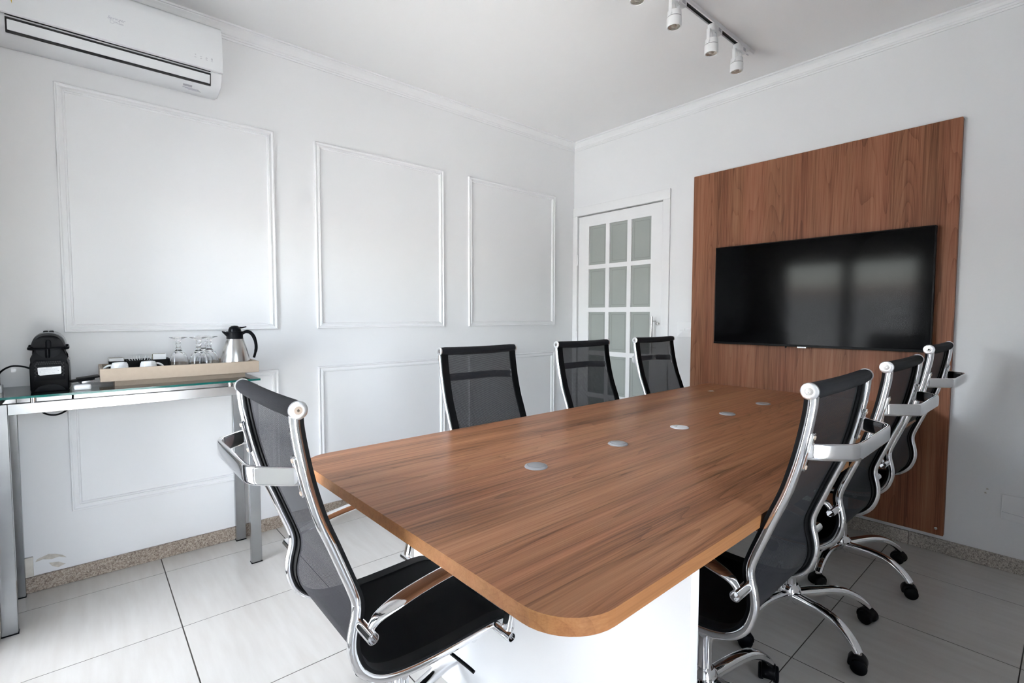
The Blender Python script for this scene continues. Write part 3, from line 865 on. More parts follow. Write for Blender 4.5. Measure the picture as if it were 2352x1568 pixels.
    for i in range(len(lp) - 1):
        for k in range(m):
            F.append((i * m + k, i * m + (k + 1) % m, (i + 1) * m + (k + 1) % m, (i + 1) * m + k))
    F.append(tuple(range(m))); F.append(tuple(range((len(lp) - 1) * m, len(lp) * m)))
    leg0 = pydata('base_leg', V, F, M['chrome'], ch, smooth=True)
    # caster: hood with stem + two wheels
    bm = bmesh.new()
    hood = [(0.029 * math.cos(math.radians(a)), 0.030 + 0.029 * math.sin(math.radians(a))) for a in range(-20, 201, 20)]
    nh = len(hood)
    A = [bm.verts.new((x, -0.021, z)) for x, z in hood]; B = [bm.verts.new((x, 0.021, z)) for x, z in hood]
    bm.faces.new(A); bm.faces.new(list(reversed(B)))
    for i in range(nh): bm.faces.new((A[i], A[(i + 1) % nh], B[(i + 1) % nh], B[i]))
    bmesh.ops.bevel(bm, geom=bm.edges[:], offset=0.004, segments=2, affect='EDGES', profile=0.5)
    cas0 = bm_obj('caster', bm, M['blackplas'], ch, smooth=True)
    cas0.location = (0.297, 0, 0)
    stem0 = lathe('caster_stem', [(0.0, 0.052), (0.0095, 0.054), (0.0120, 0.060), (0.0095, 0.068), (0.006, 0.072), (0.0, 0.072)], M['steel'], cas0, seg=18)
    wh = []
    for s in (-1, 1):
        x = lathe('wheel', [(0.0, -0.009), (0.020, -0.009), (0.0245, -0.006), (0.0252, 0.0), (0.0245, 0.006), (0.020, 0.009), (0.0, 0.009)], M['blacksoft'], cas0, seg=28, loc=(0.004, s * 0.0215, 0.0252), rot=(PI / 2, 0, 0))
    legs = [leg0]; cast = [cas0]
    for k in range(1, 5):
        l = leg0.copy(); C.objects.link(l); l.parent = ch; legs.append(l)
        c = copy_tree(cas0, ch); cast.append(c)
    for o_, kk in zip(legs, range(5)): o_['star'] = kk
    for o_, kk in zip(cast, range(5)): o_['star'] = kk
    return ch

def pose_chair(ch, x, y, rz, base_deg, dz, label):
    ch.location = (x, y, 0); ch.rotation_euler = (0, 0, rz)
    tag(ch, label, 'chair', 'office chairs around the conference table')
    for o in ch.children:
        nm = o.name.split('.')[0]
        if nm in ('base_leg', 'caster'):
            a = math.radians(base_deg) - rz + 2 * PI * o['star'] / 5
            if nm == 'base_leg': o.rotation_euler = (0, 0, a)
            else:
                o.location = (0.297 * math.cos(a), 0.297 * math.sin(a), 0)
                o.rotation_euler = (0, 0, a + math.radians((37, -60, 80, 20, -35)[o['star']]))
        elif nm in ('base_hub',): pass
        else:
            o.location.z += dz

chairs = [
    (-1.208, 0.637, 0.0, 102, -0.024, 'black mesh office chair at the near end of the table, seen from behind'),
    (-0.705, 1.382, PI / 2 + 0.015, 75, 0.0, 'black mesh office chair on the right of the table, closest to the camera'),
    (-0.714, 2.080, PI / 2, -26.8, 0.004, 'middle black mesh office chair on the right side of the table'),
    (-0.716, 2.733, PI / 2, -19, 0.030, 'black mesh office chair at the right of the table nearest the walnut panel'),
    (-1.545, 1.420, -PI / 2, 40, 0.0, 'black mesh office chair on the left of the table in front of bare wall moulding'),
    (-1.545, 2.170, -PI / 2, 10, 0.002, 'middle black mesh office chair on the left side, before the door hinges'),
    (-1.545, 2.895, -PI / 2, 55, 0.004, 'black mesh office chair on the left of the table in front of the door handle'),
]
proto = chair_proto()
allc = [proto] + [copy_tree(proto) for _ in chairs[1:]]
for ch, spec in zip(allc, chairs): pose_chair(ch, *spec)
for cp in proto.children:                     # tan reflection painted on the steel screw of the near chair's right cap
    if cp.name.startswith('end_cap') and cp.location.x > 0:
        for sc_ in cp.children:
            sc_.data = sc_.data.copy(); sc_.data.materials[0] = M['tanplate']; sc_['label'] = 'cap screw with tan reflection painted on'

# ================================================================== AIR CONDITIONER
AY0, AY1 = -0.238, 0.540
ac = empty('air_conditioner', (XL, (AY0 + AY1) / 2, 2.28), 0, 'white split air conditioner high on the left wall', 'air conditioner')
hy_ = (AY1 - AY0) / 2
# outline in (x from wall, z from 2.28)
bodyo = [(0.0, 0.020), (0.0, 0.290), (0.150, 0.290), (0.172, 0.282), (0.186, 0.262), (0.190, 0.230), (0.190, 0.070), (0.184, 0.040), (0.166, 0.016), (0.13, 0.004), (0.06, 0.0), (0.02, 0.004)]
prism('body', bodyo, 'Y', -hy_, hy_, M['acbody'], ac, bevel=0.006)
prism('front_panel', [(0.150, 0.2905), (0.174, 0.2870), (0.194, 0.268), (0.2035, 0.235), (0.2075, 0.150), (0.2075, 0.0720), (0.2040, 0.0700), (0.186, 0.070), (0.186, 0.262), (0.150, 0.288)], 'Y', -hy_ - 0.001, hy_ + 0.001, M['acwhite'], ac, bevel=0.002)
box('chrome_strip', (0.195, -hy_, 0.0635), (0.2070, hy_, 0.0705), M['chrome'], ac, bevel=0.001, seg=1)
vy0, vy1 = -hy_ + 0.048, hy_ - 0.048
prism('vent_opening', [(0.1870, 0.060), (0.1960, 0.058), (0.1885, 0.004), (0.1790, 0.004)], 'Y', vy0, vy1, M['slot'], ac)
prism('louver', [(0.1900, 0.0500), (0.1985, 0.0485), (0.1925, 0.0115), (0.1840, 0.0120)], 'Y', vy0 + 0.005, vy1 - 0.004, M['acwhite'], ac, bevel=0.002)
lg = lettering('logo_lettering', 'Springer', 0.0175, M['bluegrey'], ac, (0.2080, 0.045 - 0.050, 0.168), (PI / 2, 0, PI / 2), ext=0.0003, shear=0.3)
lettering('logo_lettering', 'Midea', 0.0125, M['bluegrey'], ac, (0.2080, 0.045 - 0.041, 0.153), (PI / 2, 0, PI / 2), ext=0.0003)
cpts = [(0.2081, 0.045 - 0.064 + 0.0065 * math.cos(a), 0.153 + 0.0065 * math.sin(a)) for a in [2 * PI * k / 20 for k in range(20)]]
tube('logo_ring', cpts, 0.0005, M['bluegrey'], ac, seg=6, closed=True)
for k, g_ in enumerate(('*', '~', 'o', '8')):
    yy = hy_ - 0.110 + 0.022 * k
    lettering('indicator_mark', g_, 0.014, M['greyprint'], ac, (0.2082, yy, 0.118), (PI / 2, 0, PI / 2), ext=0.0002)
    box('indicator_mark', (0.2070, yy - 0.004, 0.1085), (0.2078, yy + 0.004, 0.1098), M['greyprint'], ac)
ys_ = -0.168 - (AY0 + AY1) / 2
pydata('energy_sticker', [(0.2078, ys_ - 0.012, 0.150), (0.2078, ys_ + 0.001, 0.106), (0.2078, ys_ + 0.002, 0.160), (0.2084, ys_ - 0.012, 0.150), (0.2084, ys_ + 0.001, 0.106), (0.2084, ys_ + 0.002, 0.160)],
       [(0, 1, 2), (3, 5, 4), (0, 3, 4, 1), (1, 4, 5, 2), (2, 5, 3, 0)], M['yellow'], ac)
for yy in (-0.03, 0.215):
    prism('bottom_clip', [(0.012, 0.010), (0.024, 0.0005), (0.034, 0.006)], 'Y', yy - 0.014, yy + 0.014, M['acbody'], ac)
st = box('rating_label', (0.118, hy_ - 0.150, 0.0005), (0.132, hy_ - 0.115, 0.0060), M['greyprint'], ac)
for kk in range(3):
    box('label_line', (0.098 - 0.008 * kk, hy_ - 0.150 + 0.012 * kk, 0.0005), (0.101 - 0.008 * kk, hy_ - 0.085 + 0.006 * kk, 0.0036), M['bluegrey'], ac)

# ================================================================== TRACK LIGHTS
tr = empty('light_track', (-1.275, 2.0, ZC), 0, 'white ceiling track rail carrying the row of spotlights', 'light track')
TL0, TL1 = -0.8, 0.88
bm = bmesh.new()
add_box(bm, (-0.0175, TL0, -0.020), (-0.0115, TL1 - 0.06, 0.0)); add_box(bm, (0.0115, TL0, -0.020), (0.0175, TL1 - 0.06, 0.0))
add_box(bm, (-0.0115, TL0, -0.005), (0.0115, TL1 - 0.06, 0.0))
bm_obj('channel', bm, M['trim'], tr)
box('channel_slot', (-0.0113, TL0, -0.012), (0.0113, TL1 - 0.06, -0.0052), M['slot'], tr)
ec = box('end_cap', (-0.0185, TL1 - 0.062, -0.022), (0.0185, TL1, 0.0), M['trim'], tr, bevel=0.002)
box('cap_mark', (-0.010, TL1 - 0.045, -0.0226), (-0.002, TL1 - 0.020, -0.0218), M['greyprint'], ec)
spots = [(1.80, 'white track spotlight at the cut-off top edge of the picture, farthest from the panel'), (2.085, 'white track spotlight, first fully visible one from the window side'),
         (2.432, 'middle white track spotlight with grey lens'), (2.710, 'white track spotlight next to the end cap of the rail')]
def spot():
    s = empty('spotlight', (0, 0, 0))
    ad = box('track_adapter', (-0.016, -0.05, -0.046), (0.016, 0.045, -0.018), M['spotwhite'], s, bevel=0.003)
    box('adapter_switch', (0.0155, 0.005, -0.040), (0.0170, 0.030, -0.024), M['greyprint'], ad)
    lathe('adapter_collar', [(0.0, -0.020), (0.018, -0.020), (0.0195, -0.023), (0.0195, -0.050), (0.017, -0.053), (0.0, -0.053)], M['spotwhite'], s, seg=24, off=(0, -0.036, 0))
    for sy in (-1, 1):
        V = box('yoke', (-0.0085, -0.036 + sy * 0.0345 - 0.0012, -0.118), (0.0085, -0.036 + sy * 0.0345 + 0.0012, -0.050), M['spotwhite'], s, bevel=0.0008, seg=1)
        cyl('pivot', (0, -0.036 + sy * 0.030, -0.112), (0, -0.036 + sy * 0.0385, -0.112), 0.0080, M['spotwhite'], s, seg=16)
    box('yoke_bridge', (-0.0085, -0.0705, -0.0535), (0.0085, -0.0015, -0.0505), M['spotwhite'], s)
    D = -0.0135
    b = lathe('lamp_body', [(r_, z_ + D) for r_, z_ in [(0.0, -0.077), (0.026, -0.077), (0.0305, -0.080), (0.0322, -0.104), (0.0322, -0.1045), (0.0300, -0.105), (0.0300, -0.107), (0.0325, -0.1075), (0.0330, -0.112), (0.0330, -0.146), (0.0312, -0.1485), (0.0285, -0.1485), (0.0272, -0.142), (0.0, -0.142)]], M['spotwhite'], s, seg=36, off=(0, -0.036, 0))
    lathe('slot_ring', [(0.0302, -0.1052 + D), (0.0314, -0.1052 + D), (0.0314, -0.1070 + D), (0.0302, -0.1070 + D)], M['slot'], b, seg=36, off=(0, -0.036, 0))
    lathe('lens', [(r_, z_ + D) for r_, z_ in [(0.0, -0.1425), (0.0265, -0.1425), (0.0258, -0.1465), (0.0130, -0.1435), (0.0095, -0.1462), (0.0, -0.1470)]], M['lens'], b, seg=30, off=(0, -0.036, 0))
    tube('lamp_wire', smooth_path([(0.0, -0.036, -0.050), (0.006, -0.036, -0.070), (0.002, -0.036, -0.0905)], 4), 0.0018, M['spotwhite'], s, seg=8)
    return s
sp0 = spot()
for k, (yy, lab) in enumerate(spots):
    s = sp0 if k == 0 else copy_tree(sp0)
    s.location = (-1.275, yy + 0.036, ZC); tag(s, lab, 'spotlight', 'spotlights on the ceiling track')

# ================================================================== CONSOLE TABLE
ZG = 0.897
cx1, cx0 = -2.574, XL + 0.015      # front face, back
cy0, cy1 = -0.268, 0.622
con = empty('console_table', ((cx0 + cx1) / 2, (cy0 + cy1) / 2, 0), 0, 'chrome square-tube console table with glass top along the left wall', 'console table')
ox, oy = (cx0 + cx1) / 2, (cy0 + cy1) / 2
LW = 0.046; LD = 0.030
fx1, fx0 = cx1 - ox, cx1 - ox - LD
kx0, kx1 = cx0 - ox, cx0 - ox + LD
y0_, y1_ = cy0 - oy, cy1 - oy
RT = 0.869; RB = 0.828
for (a, b_) in ((fx0, fx1), (kx0, kx1)):
    for (c_, d_) in ((y0_, y0_ + LW), (y1_ - LW, y1_)):
        lg_ = box('leg', (a, c_, 0.004), (b_, d_, RT), M['constel'], con, bevel=0.0015, seg=1)
        box('foot_pad', (a - 0.001, c_ - 0.001, 0.0), (b_ + 0.001, d_ + 0.001, 0.005), M['blackplas'], lg_)
box('rail', (fx0, y0_ + LW, RB), (fx1, y1_ - LW, RT), M['constel'], con, bevel=0.0012, seg=1)
box('rail', (kx0, y0_ + LW, RB), (kx1, y1_ - LW, RT), M['constel'], con, bevel=0.0012, seg=1)
box('end_rail', (kx1, y0_, RB), (fx0, y0_ + LD, RT), M['constel'], con, bevel=0.0012, seg=1)
box('end_rail', (kx1, y1_ - LD, RB), (fx0, y1_, RT), M['constel'], con, bevel=0.0012, seg=1)
GX0, GX1, GY0, GY1 = XL + 0.006 - ox, cx1 + 0.008 - ox, y0_ - 0.012, y1_ + 0.010
gl = box('glass_top', (GX0, GY0, ZG - 0.009), (GX1, GY1, ZG), M['conglass'], con)
gl.data.materials.append(M['glassedge'])
for p in gl.data.polygons:
    if abs(p.normal.z) < 0.5: p.material_index = 1
for (a, b_) in ((fx1 - 0.016, y0_ + 0.115), (fx1 - 0.016, y1_ - 0.115), (kx0 + 0.016, y0_ + 0.115), (kx0 + 0.016, y1_ - 0.115)):
    cyl('standoff', (a, b_, RT - 0.001), (a, b_, ZG - 0.009), 0.009, M['chrome'], con, seg=20)

# ---- serving tray
TF = -2.628          # front plane of tray rim
tY0, tY1, tX0 = 0.044, 0.642, -2.905
tb = ZG + 0.026
tray = empty('serving_tray', ((TF + tX0) / 2, (tY0 + tY1) / 2, ZG), 0, 'rectangular beige leather tray on a smaller foot, on the console', 'tray')
tx, ty = (TF - tX0) / 2, (tY1 - tY0) / 2
box('foot', (-tx + 0.045, -ty + 0.047, 0.0), (tx - 0.045, ty - 0.052, 0.026), M['trayfoot'], tray, bevel=0.001, seg=1)
box('tray_bottom', (-tx + 0.012, -ty + 0.012, 0.026), (tx - 0.012, ty - 0.012, 0.034), M['tray'], tray, bevel=0.001, seg=1)
box('tray_mirror', (-tx + 0.012, -ty + 0.012, 0.034), (tx - 0.012, ty - 0.012, 0.0365), M['mirror'], tray)
for (lo, hi) in (((tx - 0.012, -ty, 0.026), (tx, ty, 0.080)), ((-tx, -ty, 0.026), (-tx + 0.012, ty, 0.080)), ((-tx + 0.012, -ty, 0.026), (tx - 0.012, -ty + 0.012, 0.080)), ((-tx + 0.012, ty - 0.012, 0.026), (tx - 0.012, ty, 0.080))):
    box('tray_side', lo, hi, M['tray'], tray, bevel=0.0012, seg=1)
ZT = ZG + 0.0365     # mirror surface

# cups, upside down
def cup(x, y, rz, lab):
    c = empty('espresso_cup', (x, y, ZT), rz, lab, 'cup', 'cups turned upside down on the tray')
    prof = [(0.0335, 0.0), (0.0345, 0.001), (0.0345, 0.006), (0.0325, 0.030), (0.0290, 0.052), (0.0245, 0.0605), (0.0190, 0.0615), (0.0185, 0.0585), (0.0, 0.0585)]
    lathe('cup_body', prof, M['porcelain'], c, seg=36)
    hp = smooth_path([(0.0325, 0, 0.018), (0.045, 0, 0.014), (0.056, 0, 0.022), (0.054, 0, 0.036), (0.042, 0, 0.047), (0.029, 0, 0.050)], 5)
    tube('cup_handle', hp, 0.0042, M['porcelain'], c, seg=10)
cup(-2.715, 0.112, -PI / 2 - 0.15, 'white espresso cup upside down at the left end of the tray')
cup(-2.715, 0.212, PI / 2 + 0.1, 'white espresso cup upside down in front of the straws')

# black organiser with sachets
org = empty('organiser_box', (-2.835, 0.190, ZT), 0, 'black open organiser box at the back of the tray', 'organiser')
hx, hy2, hz2 = 0.052, 0.112, 0.062
bm = bmesh.new()
add_box(bm, (-hx, -hy2, 0), (hx, hy2, 0.003)); add_box(bm, (hx - 0.003, -hy2, 0.003), (hx, hy2, hz2)); add_box(bm, (-hx, -hy2, 0.003), (-hx + 0.003, hy2, hz2))
add_box(bm, (-hx + 0.003, -hy2, 0.003), (hx - 0.003, -hy2 + 0.003, hz2)); add_box(bm, (-hx + 0.003, hy2 - 0.003, 0.003), (hx - 0.003, hy2, hz2))
bm_obj('box_shell', bm, M['blackplas'], org)
for yy in (-0.045, 0.035):
    box('divider', (-hx + 0.003, yy - 0.0015, 0.003), (hx - 0.003, yy + 0.0015, hz2 - 0.004), M['blackplas'], org)
def sachet(name, x, y, z, w_, h_, rx, ry, rz, mat, lab, cat, grp):
    o = box(name, (-0.0022, -w_ / 2, 0), (0.0022, w_ / 2, h_), mat, None, bevel=0.0015, seg=1)
    o.location = (x, y, z); o.rotation_euler = (rx, ry, rz)
    tag(o, lab, cat, grp)
for k in range(6):
    sachet('sugar_sachet', -2.80 - 0.011 * k, 0.106 + random.uniform(-0.003, 0.003), ZT + 0.012, 0.052, 0.062, 0, random.uniform(-0.05, 0.05), 0.0, M['kraft'] if k % 3 else M['paper'], 'small printed sugar sachet standing in the left bay of the black organiser', 'sachet', 'sachets in the left bay of the organiser')
for k in range(7):
    sachet('sweetener_sachet', -2.797 - 0.010 * k, 0.262 + random.uniform(-0.004, 0.004), ZT + 0.014, 0.050, 0.072, 0, random.uniform(-0.06, 0.06), 0.0, M['kraft'] if k % 2 else M['paper'], 'olive and white sweetener sachet in the right bay of the black organiser', 'sachet', 'sachets in the right bay of the organiser')
for k in range(9):
    a = -0.5 + 1.0 * k / 8
    s = cyl('paper_straw', (0, 0, 0), (0, 0, 0.072), 0.0021, M['paper'], None, seg=8)
    s.location = (-2.83 + 0.010 * math.sin(k * 2.1), 0.190 + 0.022 * (k / 8 - 0.5), ZT + 0.006); s.rotation_euler = (-a * 0.9, 0.1 * math.sin(k), 0)
    tag(s, 'thin white stirring straw fanned out of the middle of the black organiser', 'straw', 'straws in the organiser')

# upside-down goblets
def goblet_mesh():
    # standing on its rim: z=0 rim
    def fl(a, z):
        k = 1.0 - 0.035 * abs(math.sin(5 * a)) * (1 if 0.014 < z < 0.075 else 0.0)
        return k
    outer = [(0.0350, 0.0), (0.0355, 0.002), (0.0355, 0.010), (0.0360, 0.018), (0.0350, 0.040), (0.0310, 0.058), (0.0230, 0.074), (0.0130, 0.083), (0.0085, 0.088), (0.0105, 0.093), (0.0078, 0.098), (0.0075, 0.104), (0.0108, 0.109), (0.0080, 0.114), (0.0085, 0.122), (0.0130, 0.128), (0.0260, 0.1325), (0.0325, 0.1345), (0.0325, 0.1365), (0.0180, 0.1375), (0.0, 0.1370)]
    inner = [(0.0, 0.079), (0.0120, 0.076), (0.0220, 0.066), (0.0290, 0.053), (0.0325, 0.036), (0.0335, 0.018), (0.0332, 0.003), (0.0350, 0.0)]
    return [(r * 1.12, z * 1.2) for r, z in inner + outer[1:]], fl
gprof, gfl = goblet_mesh()
gob = None
for (x, y, lab) in ((-2.750, 0.330, 'cut-crystal goblet upside down on the tray, leftmost of the four'), (-2.700, 0.402, 'cut-crystal goblet upside down on the tray, nearest the front edge'),
                    (-2.850, 0.445, 'cut-crystal goblet upside down on the tray, at the back against the wall'), (-2.768, 0.457, 'cut-crystal goblet upside down on the tray, right beside the steel jug')):
    if gob is None: gob = lathe('goblet', gprof, M['crystal'], None, seg=60, flute=gfl); g_ = gob
    else: g_ = gob.copy(); C.objects.link(g_)
    g_.location = (x, y, ZT + 0.0003); tag(g_, lab, 'glass', 'goblets upside down on the tray')

# thermal jug
jg = empty('thermal_jug', (-2.735, 0.562, ZT), 0, 'brushed steel thermal jug with black spout lid and handle on the tray', 'jug')
lathe('jug_body', [(0.0, 0.0), (0.062, 0.0), (0.065, 0.004), (0.0652, 0.022), (0.0615, 0.060), (0.0530, 0.100), (0.0425, 0.133), (0.0365, 0.150), (0.0, 0.150)], M['steel'], jg, seg=48)
lathe('jug_collar', [(0.0, 0.149), (0.0368, 0.149), (0.0360, 0.160), (0.0365, 0.176), (0.0385, 0.183), (0.0370, 0.186), (0.0, 0.186)], M['blacksoft'], jg, seg=40)
lathe('jug_lid', [(0.0285, 0.185), (0.0280, 0.194), (0.0235, 0.206), (0.0140, 0.2130), (0.0, 0.2150)], M['blackgloss'], jg, seg=32)
# spout towards -y
sv = []; sf = []
secs = [(-0.024, 0.168, 0.0170, 0.022), (-0.036, 0.174, 0.0130, 0.020), (-0.046, 0.181, 0.0085, 0.014), (-0.055, 0.1865, 0.0030, 0.006)]
for (y, z, h_, w_) in secs:
    for k in range(12):
        a = 2 * PI * k / 12
        sv.append((w_ * math.cos(a), y, z + h_ * math.sin(a) * (0.7 if math.sin(a) > 0 else 1.0)))
for i in range(3):
    for k in range(12): sf.append((i * 12 + k, i * 12 + (k + 1) % 12, (i + 1) * 12 + (k + 1) % 12, (i + 1) * 12 + k))
sf.append(tuple(range(12))); sf.append(tuple(range(36, 48)))
pydata('spout', sv, sf, M['blacksoft'], jg, smooth=True)
tube('jug_handle', smooth_path([(0, 0.034, 0.176), (0, 0.050, 0.184), (0, 0.068, 0.180), (0, 0.084, 0.160), (0, 0.093, 0.130), (0, 0.0945, 0.098), (0, 0.088, 0.068), (0, 0.083, 0.052)], 5), [0.0075] * 6 + [0.0085] * 12 + [0.0075] * 10 + [0.006] * 7 + [0.0045], M['blacksoft'], jg, seg=12)
tube('lid_lever', [(0, 0.012, 0.204), (0, 0.034, 0.2045), (0, 0.052, 0.2085)], [0.006, 0.004, 0.0025], M['blackgloss'], jg, seg=10)
tube('handle_rib', smooth_path([(0.012, 0.034, 0.150), (0.010, 0.046, 0.110), (0.008, 0.054, 0.072)], 4), 0.0016, M['blacksoft'], jg, seg=6)

# ---- coffee machine (rear side towards the room)
cm = empty('coffee_machine', (-2.665, -0.108, ZG), 0, 'black capsule coffee machine with white sticker on the console', 'coffee machine')
def sym(pts): return pts + [(-u, v) for u, v in reversed(pts)]
half = [(0.0545, 0.0), (0.0570, 0.010), (0.0570, 0.100), (0.0550, 0.112), (0.0480, 0.128), (0.0462, 0.136), (0.0462, 0.168)]
prism('machine_body', sym(half), 'X', -0.20, 0.0, M['blackplas'], cm, bevel=0.006)
dome = [(0.0505 * math.copysign(abs(math.cos(a)) ** 0.85, math.cos(a)), 0.170 + 0.060 * math.sin(a) ** 0.9) for a in [PI * k / 24 for k in range(25)]]
prism('dome_lid', dome, 'X', -0.19, -0.012, M['blackgloss'], cm, bevel=0.005)
dome2 = [(0.0515 * math.copysign(abs(math.cos(a)) ** 0.85, math.cos(a)), 0.170 + 0.0640 * math.sin(a) ** 0.9) for a in [PI * k / 24 for k in range(25)]]
prism('dome_shell', dome2, 'X', -0.19, -0.045, M['tanktone'], cm, bevel=0.003)
dd = [(0.0455 * math.copysign(abs(math.cos(a)) ** 0.85, math.cos(a)), 0.168 + 0.053 * math.sin(a) ** 0.9) for a in [PI * k / 20 for k in range(21)]]
prism('dome_face', dd, 'X', -0.02, -0.006, M['blackplas'], cm, bevel=0.002)
lettering('embossed_name', 'NESPRESSO', 0.0085, M['blackgloss'], cm, (-0.0055, 0, 0.208), (PI / 2, 0, PI / 2), ext=0.0003)
lathe('spout_recess', [(0.0, 0.160), (0.0125, 0.160), (0.0125, 0.195), (0.0105, 0.203), (0.0, 0.207)], M['blacksoft'], cm, seg=24, off=(-0.0150, 0, 0))
ringp = [(-0.012 + 0.030 * math.sin(a) * 0.6 - 0.006, 0.058 * math.cos(a), 0.170 - 0.003 * math.sin(a)) for a in [PI * k / 24 for k in range(25)]]
ringp = [(-0.11, 0.0560, 0.176)] + [(-0.05, 0.0578, 0.174)] + ringp + [(-0.05, -0.0578, 0.174), (-0.11, -0.0560, 0.176)]
tube('lever_ring', ringp, 1.0, M['blackgloss'], cm, section=[(0.0040 * math.cos(a), 0.0052 * math.sin(a)) for a in [2 * PI * k / 12 for k in range(12)]], up=(0, 0, 1))
for s in (-1, 1):
    box('lever_pivot', (-0.055, s * 0.0545 - 0.004, 0.166), (-0.03, s * 0.0545 + 0.004, 0.184), M['blackplas'], cm, bevel=0.002)
    box('power_button', (-0.085, s * 0.0085 - 0.0072, 0.2300), (-0.055, s * 0.0085 + 0.0072, 0.2385), M['blackplas'], cm, bevel=0.003)
bowl = [(0.037 * math.cos(a), 0.166 + 0.034 * math.sin(a)) for a in [-PI * k / 20 for k in range(21)]]
prism('spout_bowl', bowl, 'X', -0.004, 0.003, M['blacksoft'], cm, bevel=0.0015)
lathe('coffee_spout', [(0.0, 0.133), (0.0075, 0.133), (0.0085, 0.140), (0.0085, 0.168), (0.0, 0.168)], M['blackgloss'], cm, seg=20, off=(-0.001, -0.003, 0))
prism('rear_panel', rrect(-0.046, 0.044, 0.046, 0.127, [0.003, 0.014, 0.014, 0.003], 5), 'X', -0.003, 0.002, M['blacksoft'], cm, bevel=0.001)
hexm = None
for r_ in range(9):
    for c_ in range(13):
        yy = -0.0405 + c_ * 0.0066 + (0.0033 if r_ % 2 else 0); zz_ = 0.0625 + r_ * 0.0068
        if abs(yy) > 0.042 or (abs(yy) > 0.035 and zz_ > 0.114): continue
        if -0.037 < yy < 0.037 and 0.062 < zz_ < 0.110: continue
        if hexm is None:
            hv = [(0.0, 0.0030 * math.cos(PI / 3 * k), 0.0030 * math.sin(PI / 3 * k)) for k in range(6)] + [(0.0009, 0.0026 * math.cos(PI / 3 * k), 0.0026 * math.sin(PI / 3 * k)) for k in range(6)]
            hexm = bpy.data.meshes.new('grille_cell')
            hexm.from_pydata(hv, [], [tuple(range(6, 12))] + [(k, (k + 1) % 6, 6 + (k + 1) % 6, 6 + k) for k in range(6)])
            hexm.materials.append(M['slot'])
        link('grille_cell', hexm, None, cm, loc=(0.0022, yy, zz_))
lab_ = prism('sticker', [(-0.0325, 0.069), (-0.027, 0.0645), (-0.010, 0.0655), (0.032, 0.068), (0.0345, 0.071), (0.0345, 0.096), (0.033, 0.098), (-0.0325, 0.0955), (-0.034, 0.093)], 'X', 0.0030, 0.0036, M['paper'], cm)
R_ = (PI / 2, 0, PI / 2)
lettering('sticker_text', 'NESPRESSO', 0.0036, M['slot'], lab_, (0.0038, 0.0, 0.0938), R_, ext=0.0001)
lettering('sticker_text', '212980400D0796TBH06', 0.0048, M['greyprint'], lab_, (0.0038, 0.0, 0.0868), R_, ext=0.0001)
lettering('sticker_text', 'www.nespresso.com  0800 7777 737', 0.0026, M['greyprint'], lab_, (0.0038, 0.001, 0.0800), R_, ext=0.0001)
lettering('sticker_text', 'X', 0.0045, M['slot'], lab_, (0.0038, -0.0262, 0.0785), R_, ext=0.0001)
lettering('sticker_text', 'BR', 0.0036, M['slot'], lab_, (0.0038, 0.026, 0.0815), R_, ext=0.0001)
lettering('sticker_text', 'A  .      220V      60Hz', 0.0034, M['greyprint'], lab_, (0.0038, 0.0, 0.0735), R_, ext=0.0001)
for zz_ in (0.0905, 0.0832):
    box('sticker_rule', (0.0035, -0.029, zz_ - 0.0002), (0.0038, 0.029, zz_ + 0.0002), M['greyprint'], lab_)
foot = [(0.045 * math.cos(a), 0.002 + 0.026 * math.sin(a)) for a in [PI * k / 20 for k in range(21)]]
prism('drip_foot', foot, 'X', -0.004, 0.006, M['blacksoft'], cm, bevel=0.002)
box('water_tank', (-0.19, 0.0470, 0.004), (-0.055, 0.0610, 0.124), M['tanktone'], cm, bevel=0.008)
# mains cable: up over the top to the left plug and a loop hanging below the glass behind the rail
cpath = smooth_path([(-0.06, -0.052, 0.085), (-0.055, -0.075, 0.098), (-0.055, -0.110, 0.102), (-0.06, -0.140, 0.082), (-0.07, -0.152, 0.050), (-0.07, -0.155, 0.020)], 6)
tube('power_cable', cpath, 0.0034, M['blackplas'], cm, seg=10)
box('cable_tag', (-0.0605, -0.112, 0.078), (-0.0600, -0.098, 0.106), M['paper'], cm)
lpth = smooth_path([(-0.210, -0.060, -0.010), (-0.215, -0.060, -0.06), (-0.215, -0.035, -0.112), (-0.215, 0.003, -0.128), (-0.215, 0.040, -0.112), (-0.213, 0.060, -0.075), (-0.210, 0.062, -0.010)], 6)
tube('cable_loop', lpth, 0.0038, M['blackplas'], cm, seg=10)

pl_ = empty('power_plug', (-2.735, -0.268, ZG), 0, 'black mains plug in a white adapter at the left end of the console', 'plug')
box('adapter', (-0.03, -0.016, 0.0), (0.02, 0.022, 0.030), M['whiteplas'], pl_, bevel=0.003)
prism('plug_body', [(-0.016, 0.030), (0.016, 0.030), (0.011, 0.070), (0.006, 0.082), (-0.006, 0.082), (-0.011, 0.070)], 'X', -0.018, 0.012, M['blackplas'], pl_, bevel=0.003)

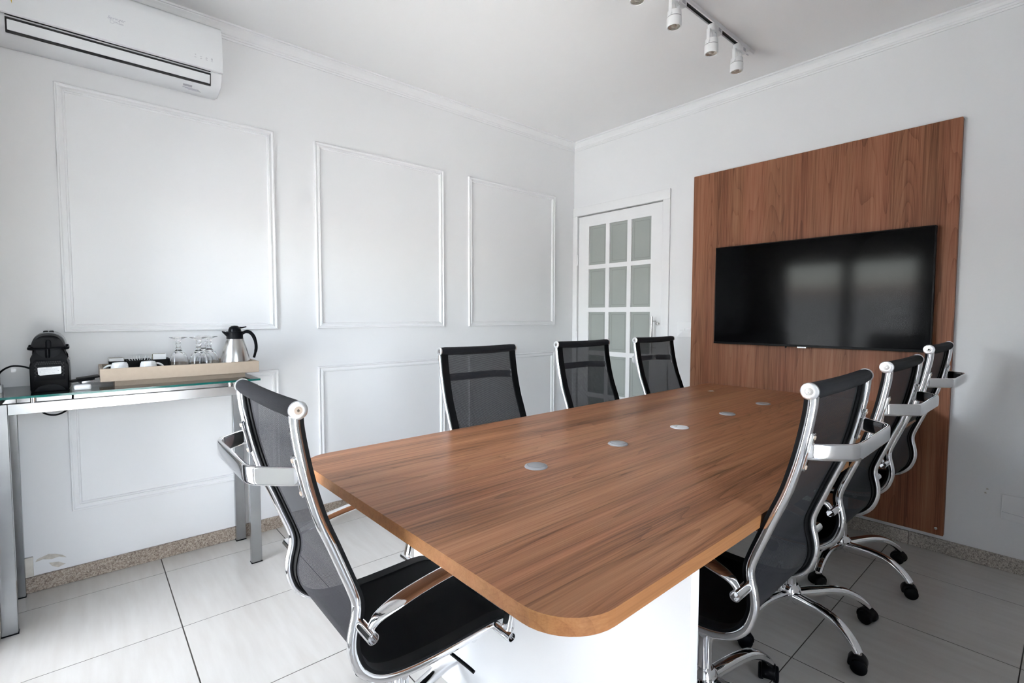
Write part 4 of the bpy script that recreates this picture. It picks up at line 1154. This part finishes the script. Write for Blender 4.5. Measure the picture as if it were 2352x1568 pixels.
# white box and black bits beside the tray
wb_ = box('charger_box', (-0.032, -0.0265, 0.0), (0.032, 0.0265, 0.021), M['whiteplas'], None, bevel=0.007, seg=3)
wb_.location = (-2.655, -0.012, ZG); wb_.rotation_euler = (0, 0, 0.05); tag(wb_, 'small white rounded plastic charger case on the console', 'charger case')
sl = box('silver_case', (-0.030, -0.020, 0.0), (0.030, 0.020, 0.012), M['silver'], None, bevel=0.002)
sl.location = (-2.735, 0.002, ZG + 0.0215); sl.rotation_euler = (0, -0.0, 0.2); sl.location = (-2.690, 0.000, ZG + 0.0212); tag(sl, 'small silver case lying on the white charger case', 'case')
wa = empty('card_wallet', (-2.686, -0.005, ZG + 0.0335), 0.12, 'black folded wallet resting on the white and silver cases', 'wallet')
wa.rotation_euler = (0.10, 0, 0.12)
box('lower_fold', (-0.040, -0.044, 0.0), (0.035, 0.030, 0.006), M['blackplas'], wa, bevel=0.002)
box('upper_fold', (-0.040, -0.022, 0.006), (0.035, 0.050, 0.012), M['blackplas'], wa, bevel=0.002)

# ---- conduit stub and peeled paint low on the left wall
cd = box('cable_duct', (0, -0.016, 0), (0.014, 0.014, 0.085), M['oldplas'], None, bevel=0.002)
cd.location = (XL, -0.212, 0.070); tag(cd, 'short aged white cable duct stub above the skirting behind the console leg', 'cable duct')
for (pts) in ([(-0.192, 0.126), (-0.186, 0.138), (-0.168, 0.143), (-0.150, 0.149), (-0.128, 0.143), (-0.104, 0.131), (-0.092, 0.116), (-0.116, 0.127), (-0.140, 0.123), (-0.168, 0.131)], [(-0.150, 0.110), (-0.118, 0.104), (-0.095, 0.088), (-0.120, 0.080), (-0.140, 0.092)]):
    prism('bare_plaster_patch', pts, 'X', XL, XL + 0.0006, M['peel'], wl)
for (x, z) in ((-0.268, 0.352), (-0.262, 0.372)):
    prism('paint_chip', [(x - 0.004, z - 0.003), (x + 0.005, z - 0.004), (x + 0.003, z + 0.004), (x - 0.003, z + 0.003)], 'Y', YB - 0.0006, YB, M['peel'], wb)
